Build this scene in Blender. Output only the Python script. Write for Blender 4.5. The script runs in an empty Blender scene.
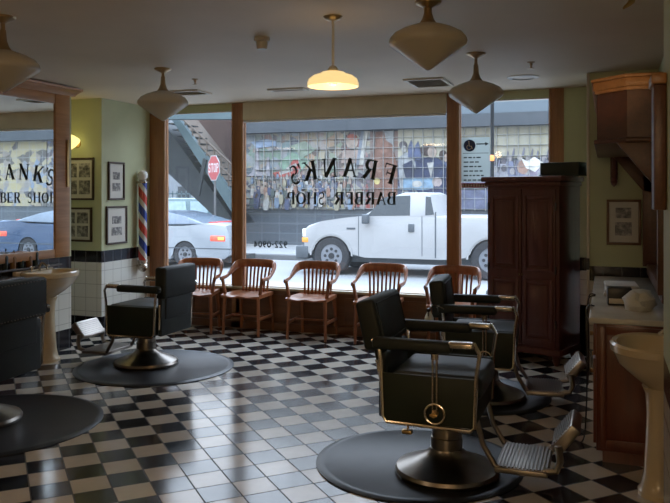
import bpy, bmesh, math, random
from mathutils import Vector, Matrix
random.seed(7)
PI = math.pi
S = bpy.context.scene
COL = S.collection

# ---------------------------------------------------------------- survey of the room
FPX, HOR, EYE, BETA = 745.0, 194.0, 1.57, math.radians(20)
RT = (math.cos(BETA), math.sin(BETA)); FWD = (-math.sin(BETA), math.cos(BETA))
def ray(px, py):
    c = (px - 335) / FPX
    return FWD[0] + c * RT[0], FWD[1] + c * RT[1], (HOR - py) / FPX
def atY(px, py, y):
    a, b, c = ray(px, py); t = y / b
    return Vector((a * t, y, EYE + c * t))
def atX(px, py, x):
    a, b, c = ray(px, py); t = x / a
    return Vector((x, b * t, EYE + c * t))
def atZ(px, py, z):
    a, b, c = ray(px, py); t = (z - EYE) / c
    return Vector((a * t, b * t, z))

# ---------------------------------------------------------------- materials
def nt(name):
    m = bpy.data.materials.new(name); m.use_nodes = True
    t = m.node_tree; b = t.nodes['Principled BSDF']
    return m, t, b
def lnk(t, a, b): t.links.new(a, b)
def rgb(c): return (c[0], c[1], c[2], 1.0)
def val(t, sock, v):
    if hasattr(v, 'is_output') or isinstance(v, bpy.types.NodeSocket): lnk(t, v, sock)
    else: sock.default_value = v
def math_n(t, op, a, b=None, c=None):
    n = t.nodes.new('ShaderNodeMath'); n.operation = op
    val(t, n.inputs[0], a)
    if b is not None: val(t, n.inputs[1], b)
    if c is not None: val(t, n.inputs[2], c)
    return n.outputs[0]
def mixc(t, f, a, b, mode='MIX'):
    n = t.nodes.new('ShaderNodeMix'); n.data_type = 'RGBA'; n.blend_type = mode
    val(t, n.inputs[0], f)
    for s, v in ((n.inputs[6], a), (n.inputs[7], b)):
        if isinstance(v, bpy.types.NodeSocket): lnk(t, v, s)
        else: s.default_value = rgb(v)
    return n.outputs[2]
def pos(t, obj=False):
    if obj:
        n = t.nodes.new('ShaderNodeTexCoord'); o = n.outputs['Object']
    else:
        n = t.nodes.new('ShaderNodeNewGeometry'); o = n.outputs['Position']
    s = t.nodes.new('ShaderNodeSeparateXYZ'); lnk(t, o, s.inputs[0])
    return o, s.outputs[0], s.outputs[1], s.outputs[2]
def noise(t, vec, scale, detail=3.0, rough=.55):
    n = t.nodes.new('ShaderNodeTexNoise'); n.inputs['Scale'].default_value = scale
    n.inputs['Detail'].default_value = detail; n.inputs['Roughness'].default_value = rough
    if vec is not None: lnk(t, vec, n.inputs['Vector'])
    return n.outputs[0]
def ramp(t, f, stops):
    n = t.nodes.new('ShaderNodeValToRGB'); e = n.color_ramp.elements
    while len(e) < len(stops): e.new(.5)
    for k, (p, c) in enumerate(stops): e[k].position = p; e[k].color = rgb(c)
    lnk(t, f, n.inputs[0]); return n.outputs[0]
def mapping(t, vec, scale):
    n = t.nodes.new('ShaderNodeMapping'); n.inputs['Scale'].default_value = scale
    lnk(t, vec, n.inputs['Vector']); return n.outputs[0]
def bump(t, b, h, strength=.2, dist=.01):
    n = t.nodes.new('ShaderNodeBump'); n.inputs['Strength'].default_value = strength
    n.inputs['Distance'].default_value = dist
    lnk(t, h, n.inputs['Height']); lnk(t, n.outputs[0], b.inputs['Normal'])

def paint(name, c, rough=.5, metal=0, var=.12, scale=6, coat=0):
    m, t, b = nt(name)
    o, x, y, z = pos(t, True)
    n = noise(t, o, scale)
    lo = tuple(v * (1 - var) for v in c); hi = tuple(min(1, v * (1 + var)) for v in c)
    lnk(t, ramp(t, n, [(.3, lo), (.7, hi)]), b.inputs['Base Color'])
    b.inputs['Roughness'].default_value = rough; b.inputs['Metallic'].default_value = metal
    if coat: b.inputs['Coat Weight'].default_value = coat; b.inputs['Coat Roughness'].default_value = .15
    return m
def wood(name, c1, c2, axis=2, rough=.35, scale=1.0):
    m, t, b = nt(name)
    o, x, y, z = pos(t, True)
    sc = [22 * scale] * 3; sc[axis] = 1.6 * scale
    n = noise(t, mapping(t, o, sc), 1.0, 5, .6)
    n2 = noise(t, mapping(t, o, [v * 3 for v in sc]), 1.0, 2)
    f = math_n(t, 'ADD', math_n(t, 'MULTIPLY', n, .75), math_n(t, 'MULTIPLY', n2, .25))
    lnk(t, ramp(t, f, [(.32, c1), (.68, c2)]), b.inputs['Base Color'])
    b.inputs['Roughness'].default_value = rough
    b.inputs['Coat Weight'].default_value = .12; b.inputs['Coat Roughness'].default_value = .3
    bump(t, b, n2, .08, .003)
    return m
def emis(name, c, s, base=(.8, .8, .8)):
    m, t, b = nt(name)
    b.inputs['Base Color'].default_value = rgb(base)
    b.inputs['Emission Color'].default_value = rgb(c); b.inputs['Emission Strength'].default_value = s
    b.inputs['Roughness'].default_value = .3
    return m

GREEN = (.50, .53, .33)
def wall_mat(name, axis):
    m, t, b = nt(name)
    o, x, y, z = pos(t)
    a = x if axis == 'x' else y
    n = noise(t, o, 3)
    green = ramp(t, n, [(.3, tuple(v * .95 for v in GREEN)), (.7, tuple(v * 1.05 for v in GREEN))])
    def lines(s, step, w, off=.03):
        f = math_n(t, 'FRACT', math_n(t, 'DIVIDE', math_n(t, 'ADD', s, off), step))
        return math_n(t, 'LESS_THAN', f, w / step)
    gr = math_n(t, 'MAXIMUM', lines(a, .152, .006), lines(z, .152, .006, .05))
    white = mixc(t, gr, (.68, .67, .60), (.42, .40, .35))
    gb = math_n(t, 'MAXIMUM', lines(a, .152, .008), 0.0)
    black = mixc(t, gb, (.012, .012, .016), (.10, .10, .10))
    is_top = math_n(t, 'GREATER_THAN', z, .935)
    is_blk = math_n(t, 'MAXIMUM', math_n(t, 'GREATER_THAN', z, .805), math_n(t, 'LESS_THAN', z, .20))
    c = mixc(t, is_blk, white, black)
    c = mixc(t, is_top, c, green)
    lnk(t, c, b.inputs['Base Color'])
    r = math_n(t, 'MULTIPLY_ADD', is_top, .42, .16)
    lnk(t, r, b.inputs['Roughness'])
    return m
def floor_mat():
    m, t, b = nt('checker_tiles')
    o, x, y, z = pos(t)
    p0 = atZ(97.16, 452.5, 0)
    k = math.sqrt(.5) / .2
    def lin(ax, ay, off):
        return math_n(t, 'ADD', math_n(t, 'ADD', math_n(t, 'MULTIPLY', x, ax * k), math_n(t, 'MULTIPLY', y, ay * k)), off)
    u = lin(1, 1, -(p0.x + p0.y) * k + 100)
    v = lin(1, -1, -(p0.x - p0.y) * k + 100)
    fu, fv = math_n(t, 'FLOOR', u), math_n(t, 'FLOOR', v)
    odd = math_n(t, 'MODULO', math_n(t, 'ADD', fu, fv), 2.0)
    # each tile has a tone of its own
    cb = t.nodes.new('ShaderNodeCombineXYZ'); lnk(t, fu, cb.inputs[0]); lnk(t, fv, cb.inputs[1])
    wn = t.nodes.new('ShaderNodeTexWhiteNoise'); lnk(t, cb.outputs[0], wn.inputs['Vector'])
    n = noise(t, o, 9, 4)
    tone = math_n(t, 'ADD', math_n(t, 'MULTIPLY', wn.outputs[0], .5), math_n(t, 'MULTIPLY', n, .5))
    white = ramp(t, tone, [(.2, (.50, .44, .36)), (.8, (.66, .59, .49))])
    black = ramp(t, tone, [(.2, (.010, .011, .014)), (.8, (.028, .030, .036))])
    c = mixc(t, odd, black, white)
    g = None
    for s in (u, v):
        f = math_n(t, 'ABSOLUTE', math_n(t, 'SUBTRACT', math_n(t, 'FRACT', s), .5))
        gg = math_n(t, 'GREATER_THAN', f, .481)
        g = gg if g is None else math_n(t, 'MAXIMUM', g, gg)
    c = mixc(t, g, c, (.05, .045, .04))
    lnk(t, c, b.inputs['Base Color'])
    rr = math_n(t, 'MULTIPLY_ADD', noise(t, o, 4, 3), .10, .15)
    rr = math_n(t, 'SUBTRACT', rr, .05)
    lnk(t, math_n(t, 'MAXIMUM', rr, math_n(t, 'MULTIPLY', g, .6)), b.inputs['Roughness'])
    b.inputs['IOR'].default_value = 1.55
    h = math_n(t, 'ADD', math_n(t, 'MULTIPLY', g, -1.0), math_n(t, 'MULTIPLY', wn.outputs[0], .3))
    bump(t, b, h, .25, .003)
    return m
def glass_mat(name='window_glass', tint=(.985, .99, .99)):
    m = bpy.data.materials.new(name); m.use_nodes = True; t = m.node_tree
    for n in list(t.nodes):
        if n.type != 'OUTPUT_MATERIAL': t.nodes.remove(n)
    out = [n for n in t.nodes if n.type == 'OUTPUT_MATERIAL'][0]
    tr = t.nodes.new('ShaderNodeBsdfTransparent'); tr.inputs[0].default_value = rgb(tint)
    gl = t.nodes.new('ShaderNodeBsdfGlossy'); gl.inputs['Roughness'].default_value = .02
    ge = t.nodes.new('ShaderNodeNewGeometry'); dp = t.nodes.new('ShaderNodeVectorMath'); dp.operation = 'DOT_PRODUCT'
    lnk(t, ge.outputs['Normal'], dp.inputs[0]); lnk(t, ge.outputs['Incoming'], dp.inputs[1])
    ca = math_n(t, 'SUBTRACT', 1.0, math_n(t, 'ABSOLUTE', dp.outputs['Value']))
    sch = math_n(t, 'MULTIPLY_ADD', math_n(t, 'POWER', ca, 5.0), .94, .03)
    mx = t.nodes.new('ShaderNodeMixShader')
    lnk(t, sch, mx.inputs[0]); lnk(t, tr.outputs[0], mx.inputs[1]); lnk(t, gl.outputs[0], mx.inputs[2])
    du = t.nodes.new('ShaderNodeBsdfTranslucent'); du.inputs[0].default_value = (.9, .93, .95, 1)
    m2 = t.nodes.new('ShaderNodeMixShader'); m2.inputs[0].default_value = .006
    lnk(t, mx.outputs[0], m2.inputs[1]); lnk(t, du.outputs[0], m2.inputs[2]); lnk(t, m2.outputs[0], out.inputs[0])
    return m
def mirror_mat():
    m, t, b = nt('mirror_silver')
    b.inputs['Base Color'].default_value = (.80, .84, .84, 1); b.inputs['Metallic'].default_value = 1
    b.inputs['Roughness'].default_value = .01
    return m

M = {}
M['wall_x'] = wall_mat('wall_along_street', 'x'); M['wall_y'] = wall_mat('wall_along_room', 'y')
M['floor'] = floor_mat()
M['ceiling'] = paint('ceiling_paint', (.70, .59, .45), .6, var=.04, scale=1.5)
M['green'] = paint('green_paint', GREEN, .55, var=.05, scale=2)
M['valance'] = paint('beige_blind', (.68, .64, .50), .7, var=.05)
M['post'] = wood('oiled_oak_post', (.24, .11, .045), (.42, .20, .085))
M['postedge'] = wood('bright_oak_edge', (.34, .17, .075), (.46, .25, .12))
M['bulk'] = wood('dark_bulkhead_wood', (.12, .05, .022), (.20, .085, .038), axis=0)
M['sill'] = paint('cream_sill', (.50, .44, .31), .35, var=.08)
M['oak'] = wood('chair_oak', (.22, .07, .028), (.42, .16, .065), rough=.28)
M['armoire'] = wood('mahogany', (.085, .022, .017), (.14, .038, .028), rough=.42)
M['hood'] = wood('varnished_mahogany', (.065, .022, .010), (.12, .04, .017), axis=1, rough=.4)
M['frame_oak'] = wood('mirror_frame_oak', (.32, .15, .055), (.50, .25, .10), axis=1)
M['redwood'] = wood('red_cabinet_wood', (.10, .022, .012), (.17, .042, .02), rough=.3)
M['mirror'] = mirror_mat()
M['glass'] = glass_mat()
M['brass'] = paint('aged_brass', (.60, .40, .17), .3, 1, .08)
M['chrome'] = paint('worn_chrome', (.62, .57, .50), .22, 1, .08, 12)
M['base_metal'] = paint('base_plate_metal', (.30, .27, .24), .30, 1, .12, 9)
M['greenpanel'] = paint('green_enamel', (.008, .016, .009), .5, 0, .15)
M['leather'] = paint('dark_green_leather', (.008, .013, .012), .55, 0, .25, 10)
M['leather2'] = paint('worn_seat_leather', (.020, .028, .029), .45, 0, .2, 10)
M['ribbed'] = paint('ribbed_nickel', (.34, .31, .28), .35, 1, .1)
M['rubber'] = paint('black_rubber_mat', (.016, .018, .022), .38, 0, .3, 5)
M['porcelain'] = paint('cream_porcelain', (.66, .54, .36), .12, 0, .03, 3, .4)
M['marble'] = paint('white_marble', (.62, .60, .56), .2, 0, .12, 4)
M['opal'] = paint('cream_opal_glass', (.60, .53, .41), .22, 0, .04, 3, .3)
M['fitter'] = paint('antique_brass_fitter', (.42, .31, .18), .35, .85, .1)
M['white'] = paint('white_enamel', (.70, .69, .65), .4, 0, .03)
M['black'] = paint('black_paint', (.015, .014, .014), .35, 0, .1)
M['vent'] = paint('vent_metal', (.62, .57, .48), .5, .2, .05)
M['pitch'] = paint('matt_pitch_black', (.008, .010, .012), 1.0)
M['ventdark'] = paint('vent_void', (.03, .03, .03), .8)
M['letter'] = paint('dark_sign_paint', (.018, .028, .028), .5, 0, .1)
M['mat_board'] = paint('white_mat_board', (.62, .60, .54), .6, 0, .03)
M['frame'] = paint('dark_picture_frame', (.05, .028, .016), .35, 0, .15)
M['frame_brown'] = wood('brown_picture_frame', (.10, .045, .02), (.17, .08, .035))
M['towel'] = paint('white_cotton', (.62, .60, .56), .9, 0, .06, 20)
M['bottle_dark'] = paint('dark_bottle_glass', (.02, .03, .03), .1, 0, .1)
M['bottle_amber'] = paint('amber_bottle_glass', (.20, .09, .03), .1, 0, .1)
M['bottle_white'] = paint('white_plastic', (.62, .65, .66), .35, 0, .03)
M['granite'] = paint('dark_counter_stone', (.07, .06, .055), .2, 0, .3, 30)
def translucent(m, f, c):
    t = m.node_tree; b = t.nodes['Principled BSDF']; out = [n for n in t.nodes if n.type == 'OUTPUT_MATERIAL'][0]
    tr = t.nodes.new('ShaderNodeBsdfTranslucent'); tr.inputs[0].default_value = rgb(c)
    mx = t.nodes.new('ShaderNodeMixShader'); mx.inputs[0].default_value = f
    lnk(t, b.outputs[0], mx.inputs[1]); lnk(t, tr.outputs[0], mx.inputs[2]); lnk(t, mx.outputs[0], out.inputs[0])
translucent(M['opal'], .40, (.9, .86, .78))
def photo_mat(name, seed):
    m, t, b = nt(name); o, x, y, z = pos(t, True)
    mp = t.nodes.new('ShaderNodeMapping'); mp.inputs['Location'].default_value = (seed, seed * 1.7, 0)
    lnk(t, o, mp.inputs['Vector'])
    n = noise(t, mp.outputs[0], 22, 5, .6)
    lnk(t, ramp(t, n, [(.35, (.05, .05, .05)), (.5, (.22, .21, .2)), (.65, (.48, .46, .42))]), b.inputs['Base Color'])
    b.inputs['Roughness'].default_value = .4
    return m
M['photo'] = photo_mat('grey_photograph', 3.0)
M['lamp_lit'] = emis('lit_opal_glass', (1.0, .70, .30), 1.15, (.8, .65, .4))
M['sconce_lit'] = emis('lit_yellow_glass', (1.0, .85, .30), 1.6, (.8, .7, .4))

# ---------------------------------------------------------------- mesh helpers
def new(): return bmesh.new()
def box(bm, x0, x1, y0, y1, z0, z1, mi=0, bev=0, seg=2, mat=None):
    vs = [bm.verts.new((x, y, z)) for x in (x0, x1) for y in (y0, y1) for z in (z0, z1)]
    F = [(0, 1, 3, 2), (4, 6, 7, 5), (0, 4, 5, 1), (2, 3, 7, 6), (0, 2, 6, 4), (1, 5, 7, 3)]
    fs = [bm.faces.new([vs[i] for i in f]) for f in F]
    for f in fs: f.material_index = mi
    if mat is not None:
        for v in vs: v.co = mat @ v.co
    if bev:
        es = list({e for f in fs for e in f.edges})
        r = bmesh.ops.bevel(bm, geom=es, offset=bev, segments=seg, affect='EDGES', profile=.5)
        for f in r['faces']: f.material_index = mi
    return vs
def prism(bm, poly, axis, a, b, mi=0, bev=0, taper=None):
    """poly: 2-D outline; axis: the axis it is extruded along from a to b."""
    def p(u, v, w):
        return {'x': (w, u, v), 'y': (u, w, v), 'z': (u, v, w)}[axis]
    va = [bm.verts.new(p(u, v, a)) for u, v in poly]
    vb = [bm.verts.new(p(u, v, b)) for u, v in poly]
    n = len(poly); fs = [bm.faces.new(va), bm.faces.new(list(reversed(vb)))]
    for i in range(n): fs.append(bm.faces.new((va[i], vb[i], vb[(i + 1) % n], va[(i + 1) % n])))
    for f in fs: f.material_index = mi
    if bev:
        es = list(set(list(fs[0].edges) + list(fs[1].edges)))
        r = bmesh.ops.bevel(bm, geom=es, offset=bev, segments=2, affect='EDGES', profile=.5)
        for f in r['faces']: f.material_index = mi
    return va, vb
def frame_of(d):
    d = d.normalized(); up = Vector((0, 0, 1)) if abs(d.z) < .95 else Vector((1, 0, 0))
    s = d.cross(up).normalized(); return s, s.cross(d).normalized()
def cyl(bm, p0, p1, r0, r1=None, seg=16, mi=0):
    p0, p1 = Vector(p0), Vector(p1); r1 = r0 if r1 is None else r1
    s, u = frame_of(p1 - p0)
    A, Bq = [], []
    for k in range(seg):
        a = 2 * PI * k / seg; d = s * math.cos(a) + u * math.sin(a)
        A.append(bm.verts.new(p0 + d * r0)); Bq.append(bm.verts.new(p1 + d * r1))
    for k in range(seg):
        f = bm.faces.new((A[k], A[(k + 1) % seg], Bq[(k + 1) % seg], Bq[k])); f.material_index = mi
    for L in (list(reversed(A)), Bq):
        f = bm.faces.new(L); f.material_index = mi
def lathe(bm, prof, c=(0, 0, 0), seg=32, mi=0, sx=1, sy=1, close=True):
    rings = []
    for r, z in prof:
        if r < 1e-5: rings.append([bm.verts.new((c[0], c[1], c[2] + z))])
        else: rings.append([bm.verts.new((c[0] + sx * r * math.cos(2 * PI * k / seg), c[1] + sy * r * math.sin(2 * PI * k / seg), c[2] + z)) for k in range(seg)])
    for a, b in zip(rings, rings[1:]):
        for k in range(seg):
            q = (k + 1) % seg
            if len(a) == 1 and len(b) == 1: continue
            if len(a) == 1: f = bm.faces.new((a[0], b[k], b[q]))
            elif len(b) == 1: f = bm.faces.new((a[k], a[q], b[0]))
            else: f = bm.faces.new((a[k], a[q], b[q], b[k]))
            f.material_index = mi
    if close:
        for L in (rings[0], rings[-1]):
            if len(L) > 1:
                f = bm.faces.new(L); f.material_index = mi
def tube(bm, pts, r, seg=8, mi=0, closed=False, flat=1.0):
    pts = [Vector(p) for p in pts]; n = len(pts); rings = []
    prev = None
    for i, p in enumerate(pts):
        if closed: d = pts[(i + 1) % n] - pts[i - 1]
        else: d = pts[min(i + 1, n - 1)] - pts[max(i - 1, 0)]
        s, u = frame_of(d)
        if prev is not None and s.dot(prev) < 0: s, u = -s, -u
        prev = s
        rr = r[i] if isinstance(r, (list, tuple)) else r
        rings.append([bm.verts.new(p + s * math.cos(2 * PI * k / seg) * rr * flat + u * math.sin(2 * PI * k / seg) * rr) for k in range(seg)])
    m = n if closed else n - 1
    for i in range(m):
        a, b = rings[i], rings[(i + 1) % n]
        for k in range(seg):
            f = bm.faces.new((a[k], a[(k + 1) % seg], b[(k + 1) % seg], b[k])); f.material_index = mi
    if not closed:
        bm.faces.new(list(reversed(rings[0]))).material_index = mi; bm.faces.new(rings[-1]).material_index = mi
def smooth_path(pts, n=6):
    P = [Vector(p) for p in pts]; out = []
    for i in range(len(P) - 1):
        p0, p1, p2, p3 = P[max(i - 1, 0)], P[i], P[i + 1], P[min(i + 2, len(P) - 1)]
        for k in range(n):
            t = k / n
            out.append(.5 * ((2 * p1) + (p2 - p0) * t + (2 * p0 - 5 * p1 + 4 * p2 - p3) * t * t + (3 * p1 - p0 - 3 * p2 + p3) * t ** 3))
    out.append(P[-1]); return out
def obj(name, bm, mats, parent=None, sharp=35):
    if not isinstance(mats, (list, tuple)): mats = [mats]
    bmesh.ops.recalc_face_normals(bm, faces=bm.faces[:])
    me = bpy.data.meshes.new(name); bm.to_mesh(me); bm.free()
    for m in mats: me.materials.append(m)
    me.shade_smooth(); me.set_sharp_from_angle(angle=math.radians(sharp))
    o = bpy.data.objects.new(name, me); COL.objects.link(o)
    if parent is not None: o.parent = parent
    return o
def tag(o, label=None, cat=None, group=None, kind=None):
    if label: o['label'] = label
    if cat: o['category'] = cat
    if group: o['group'] = group
    if kind: o['kind'] = kind
    return o
def thing(name, label, cat, loc=(0, 0, 0), rz=0, group=None):
    o = bpy.data.objects.new(name, None); COL.objects.link(o)
    o.location = loc; o.rotation_euler = (0, 0, rz); o.empty_display_size = .1
    return tag(o, label, cat, group)
def struct(name, bm, m, parent=None):
    o = obj(name, bm, m, parent)
    if parent is None: o['kind'] = 'structure'
    return o
def dup(root, loc, rz, label, group=None):
    r = root.copy(); COL.objects.link(r); r.location = loc; r.rotation_euler = (0, 0, rz); r['label'] = label
    if group: r['group'] = group
    for ch in list(root.children):
        c = ch.copy(); COL.objects.link(c); c.parent = r
        for g in list(ch.children):
            d = g.copy(); COL.objects.link(d); d.parent = c
    return r

# ================================================================= ROOM SHELL
D, CEIL = 7.85, 2.64            # street wall plane, ceiling height
XP, YP = -5.284, 6.912          # left corner pier
XR, YR = -.15, 6.95             # right corner pier
XL, YL = -5.14, 6.235            # left wall under the mirror, and where it stops
XA = .42                        # right alcove wall
XN, YN = .212, 3.19              # nearer right wall
bm = new(); box(bm, -6.2, 2.2, -3.2, 8.0, -.12, 0); struct('floor', bm, M['floor'])
bm = new(); box(bm, -6.2, 2.2, -3.2, 8.0, CEIL, CEIL + .12); struct('ceiling', bm, M['ceiling'])
bm = new(); box(bm, -6.2, 2.2, -3.2, -3.0, 0, CEIL); struct('wall_back', bm, M['wall_x'])
bm = new(); box(bm, -6.2, XL, -3.0, YL, 0, CEIL); struct('wall_left', bm, M['wall_y'])
bm = new(); box(bm, -6.2, -6.0, YL, YP, 0, CEIL); struct('wall_left_niche', bm, M['wall_y'])
# left corner pier: the face to the room's length and the face across
bm = new(); box(bm, -6.2, XP - .002, YP, 8.0, 0, CEIL); struct('wall_left_pier', bm, M['wall_x'])
bm = new(); box(bm, XP - .002, XP, YP, D, 0, CEIL); struct('wall_left_return', bm, M['wall_y'])
# right
bm = new(); box(bm, XR, 2.2, YR, 8.0, 0, CEIL); struct('wall_right_pier', bm, M['wall_x'])
bm = new(); box(bm, XA, 2.2, YN, YR, 0, CEIL); struct('wall_right', bm, M['wall_y'])
bm = new(); box(bm, XN, 2.2, 1.3, YN, 0, CEIL); struct('wall_right_near', bm, M['wall_y'])
bm = new(); box(bm, 2.0, 2.2, -3.0, 1.3, 0, CEIL); struct('wall_right_rear', bm, M['wall_y'])

# street wall: bulkhead, headers, posts, windows
SILL = .49
X1, X2, X3, X4 = (-5.284, -5.055), (-4.151, -3.994), (-1.590, -1.451), (-.545, -.40)
bm = new()
box(bm, X1[0], XR, D, 7.90, 0, SILL - .03)
xs = [X1[1], (X1[1] + X2[0]) / 2, X2[0], -3.35, -2.79, -2.2, X3[0], X3[1], -.98, X4[0]]
for a, b in zip(xs, xs[1:]):
    if b - a < .2: continue
    box(bm, a + .05, b - .05, D - .012, D, .10, SILL - .08, bev=.008)
box(bm, X1[1], X4[0], D - .03, D, 0, .09, bev=.006)
struct('trim_1', bm, M['bulk'])
bm = new(); box(bm, X1[1], X4[0], D - .05, 7.96, SILL - .03, SILL, bev=.006); struct('trim_2', bm, M['sill'])
bm = new(); box(bm, X1[1], X2[0], D, 7.90, 2.548, CEIL); box(bm, X3[1], X4[0], D, 7.90, 2.548, CEIL)
struct('wall_front_header', bm, M['green'])
bm = new(); box(bm, X4[1], XR, D, 7.90, 0, CEIL); struct('wall_front', bm, M['wall_x'])
for k, (a, b) in enumerate((X1, X2, X3, X4)):
    bm = new()
    box(bm, a, b, D - .012, 7.90, 0, CEIL, bev=.006)
    w = b - a
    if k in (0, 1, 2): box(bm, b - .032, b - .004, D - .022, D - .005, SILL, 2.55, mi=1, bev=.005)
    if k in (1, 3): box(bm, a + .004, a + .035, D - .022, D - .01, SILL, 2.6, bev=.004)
    box(bm, a - .005, b + .005, D - .03, D - .01, 0, .12, bev=.006)
    struct('trim_%d' % (3 + k), bm, [M['post'], M['postedge']])
def window(n, a, b, z0, z1):
    bm = new()
    t = .006
    box(bm, a, a + t, 7.86, 7.895, z0, z1); box(bm, b - t, b, 7.86, 7.895, z0, z1)
    box(bm, a + t, b - t, 7.86, 7.895, z0, z0 + t); box(bm, a + t, b - t, 7.86, 7.895, z1 - t, z1)
    f = struct('window_%d' % n, bm, M['post'])
    bm = new(); box(bm, a + t, b - t, 7.872, 7.880, z0 + t, z1 - t)
    g = obj('glass_pane', bm, M['glass'], f)
    return f
W1 = window(1, X1[1], X2[0], SILL, 2.548)
W2 = window(2, X2[1], X3[0], SILL, 2.56)
W3 = window(3, X3[1], X4[0], SILL, 2.548)
bm = new(); box(bm, X2[1], X3[0], 7.86, 7.90, 2.56, CEIL); struct('wall_front_lintel', bm, M['green'])
# pale metal strip and box on the pier corner
bm = new(); box(bm, XR - .012, XR + .012, YR - .012, YR + .004, 0, CEIL - .001, bev=.003); struct('trim_7', bm, M['vent'])
# blind above the middle window
t_ = thing('roller_blind', 'beige roller blind rolled up across the top of the wide middle window', 'blind', (X2[1], D, 2.418))
bm = new(); w = X3[0] - X2[1]
box(bm, .004, w - .004, -.045, .004, .012, CEIL - 2.418, bev=.008); obj('valance', bm, M['valance'], t_)
bm = new(); cyl(bm, (.01, -.02, .0), (w - .01, -.02, .0), .014); obj('bottom_bar', bm, M['white'], t_)

# ---------------------------------------------------------------- lettering on the glass
def quad_strip(bm, pts, ws, tf, mi=0):
    n = len(pts); L, R = [], []
    for i, (x, y) in enumerate(pts):
        a = pts[max(i - 1, 0)]; b = pts[min(i + 1, n - 1)]
        dx, dy = b[0] - a[0], b[1] - a[1]; l = math.hypot(dx, dy) or 1
        nx, ny = -dy / l, dx / l; w = ws[i] / 2
        L.append(bm.verts.new(tf(x + nx * w, y + ny * w))); R.append(bm.verts.new(tf(x - nx * w, y - ny * w)))
    for i in range(n - 1):
        bm.faces.new((L[i], L[i + 1], R[i + 1], R[i])).material_index = mi
TK, TN = .22, .10
def line(a, b, w): return ([a, b], [w, w])
def arc(cx, cy, rx, ry, a0, a1, w0, w1, n=14):
    p, w = [], []
    for k in range(n + 1):
        t = k / n; a = math.radians(a0 + (a1 - a0) * t)
        p.append((cx + rx * math.cos(a), cy + ry * math.sin(a)))
        w.append(w0 + (w1 - w0) * math.sin(PI * t))
    return (p, w)
def serif(x, y, half=.15): return line((x - half, y), (x + half, y), .055)
def vert(x, w=TK, s=.15): return [line((x, .02), (x, .98), w), serif(x, .03, s), serif(x, .97, s)]
def glyph(ch):
    """strokes of a serif capital, its width (cap height 1)"""
    if ch == 'F': return vert(.2) + [line((.2, .965), (.74, .965), .07), line((.73, .99), (.73, .74), .06), line((.2, .52), (.55, .52), .07), line((.55, .64), (.55, .40), .05)], .8
    if ch == 'E': return vert(.2) + [line((.2, .965), (.72, .965), .07), line((.71, .99), (.71, .76), .06), line((.2, .52), (.55, .52), .07), line((.55, .64), (.55, .40), .05), line((.2, .035), (.76, .035), .07), line((.75, .0), (.75, .26), .06)], .82
    if ch == 'P': return vert(.2) + [line((.2, .965), (.5, .965), .07), arc(.5, .74, .2, .225, 90, -90, .07, TK), line((.2, .515), (.5, .515), .06)], .76
    if ch == 'R': return vert(.2) + [line((.2, .965), (.5, .965), .07), arc(.5, .745, .19, .22, 90, -90, .07, TK), line((.2, .525), (.5, .525), .06), line((.45, .52), (.78, .02), TK), serif(.82, .03, .12)], .92
    if ch == 'B': return vert(.2) + [line((.2, .965), (.48, .965), .07), arc(.48, .755, .18, .21, 90, -90, .07, TK), line((.2, .54), (.5, .54), .06), line((.2, .035), (.5, .035), .07), arc(.5, .285, .22, .25, 90, -90, .07, TK)], .82
    if ch == 'A': return [line((.12, .02), (.44, .98), TN), line((.43, .98), (.76, .02), TK), line((.24, .34), (.63, .34), .06), serif(.12, .03, .12), serif(.77, .03, .15)], .9
    if ch == 'N': return [line((.17, .02), (.17, .95), TN), line((.14, .97), (.78, .03), TK), line((.8, .02), (.8, .98), TN), serif(.17, .03, .13), serif(.1, .97, .1), serif(.8, .97, .13)], .96
    if ch == 'K': return vert(.2) + [line((.28, .42), (.74, .97), TN), line((.42, .58), (.80, .02), TK), serif(.76, .97, .13), serif(.82, .03, .14)], .94
    if ch == 'H': return vert(.2) + vert(.8) + [line((.2, .52), (.8, .52), .06)], 1.0
    if ch == 'O': return [arc(.46, .5, .36, .45, 90, 270, .06, TK), arc(.46, .5, .36, .45, 270, 450, .06, TK)], .92
    if ch == 'S': return [arc(.36, .74, .2, .22, 40, 270, .06, .13), arc(.36, .27, .22, .25, 90, -140, .16, .10), line((.54, .98), (.54, .76), .05), line((.14, .02), (.14, .26), .05)], .7
    if ch == "'": return [([(.1, 1.02), (.08, .74)], [.17, .04])], .25
    if ch == '9': return [arc(.3, .7, .2, .24, 0, 360, .18, .18, 20), arc(.1, .62, .4, .58, 5, -80, .19, .16)], .62
    if ch == '0': return [arc(.3, .5, .22, .42, 90, 450, .16, .20, 24)], .62
    if ch == '2': return [arc(.3, .72, .2, .22, 160, -40, .17, .19), line((.46, .58), (.1, .08), .18), line((.04, .08), (.56, .08), .17)], .62
    if ch == '4': return [line((.42, .02), (.42, .98), .19), line((.42, .96), (.06, .32), .15), line((.02, .30), (.6, .30), .16)], .66
    if ch == '-': return [line((.04, .45), (.36, .45), .17)], .4
    if ch == 'T': return [line((.35, .0), (.35, .95), .17), line((.0, .92), (.7, .92), .16)], .7
    return [], .4
YG = 7.869
def flat_text(bm, text, xa, xb, z0, z1, y=YG, flip=True, gap=.08):
    """text filling xa (its first letter) to xb on an upright plane"""
    ws = [glyph(c)[1] for c in text]; tot = sum(ws) + gap * (len(text) - 1)
    s = (xb - xa) / tot; h = z1 - z0; u = 0
    for c, w in zip(text, ws):
        for p, wd in glyph(c)[0]:
            # stroke width stays even in both directions
            quad_strip(bm, [(u + a, b) for a, b in p], wd, lambda a, b: (xa + a * s, y, z0 + b * h))
        u += w + gap
bm = new()
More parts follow.
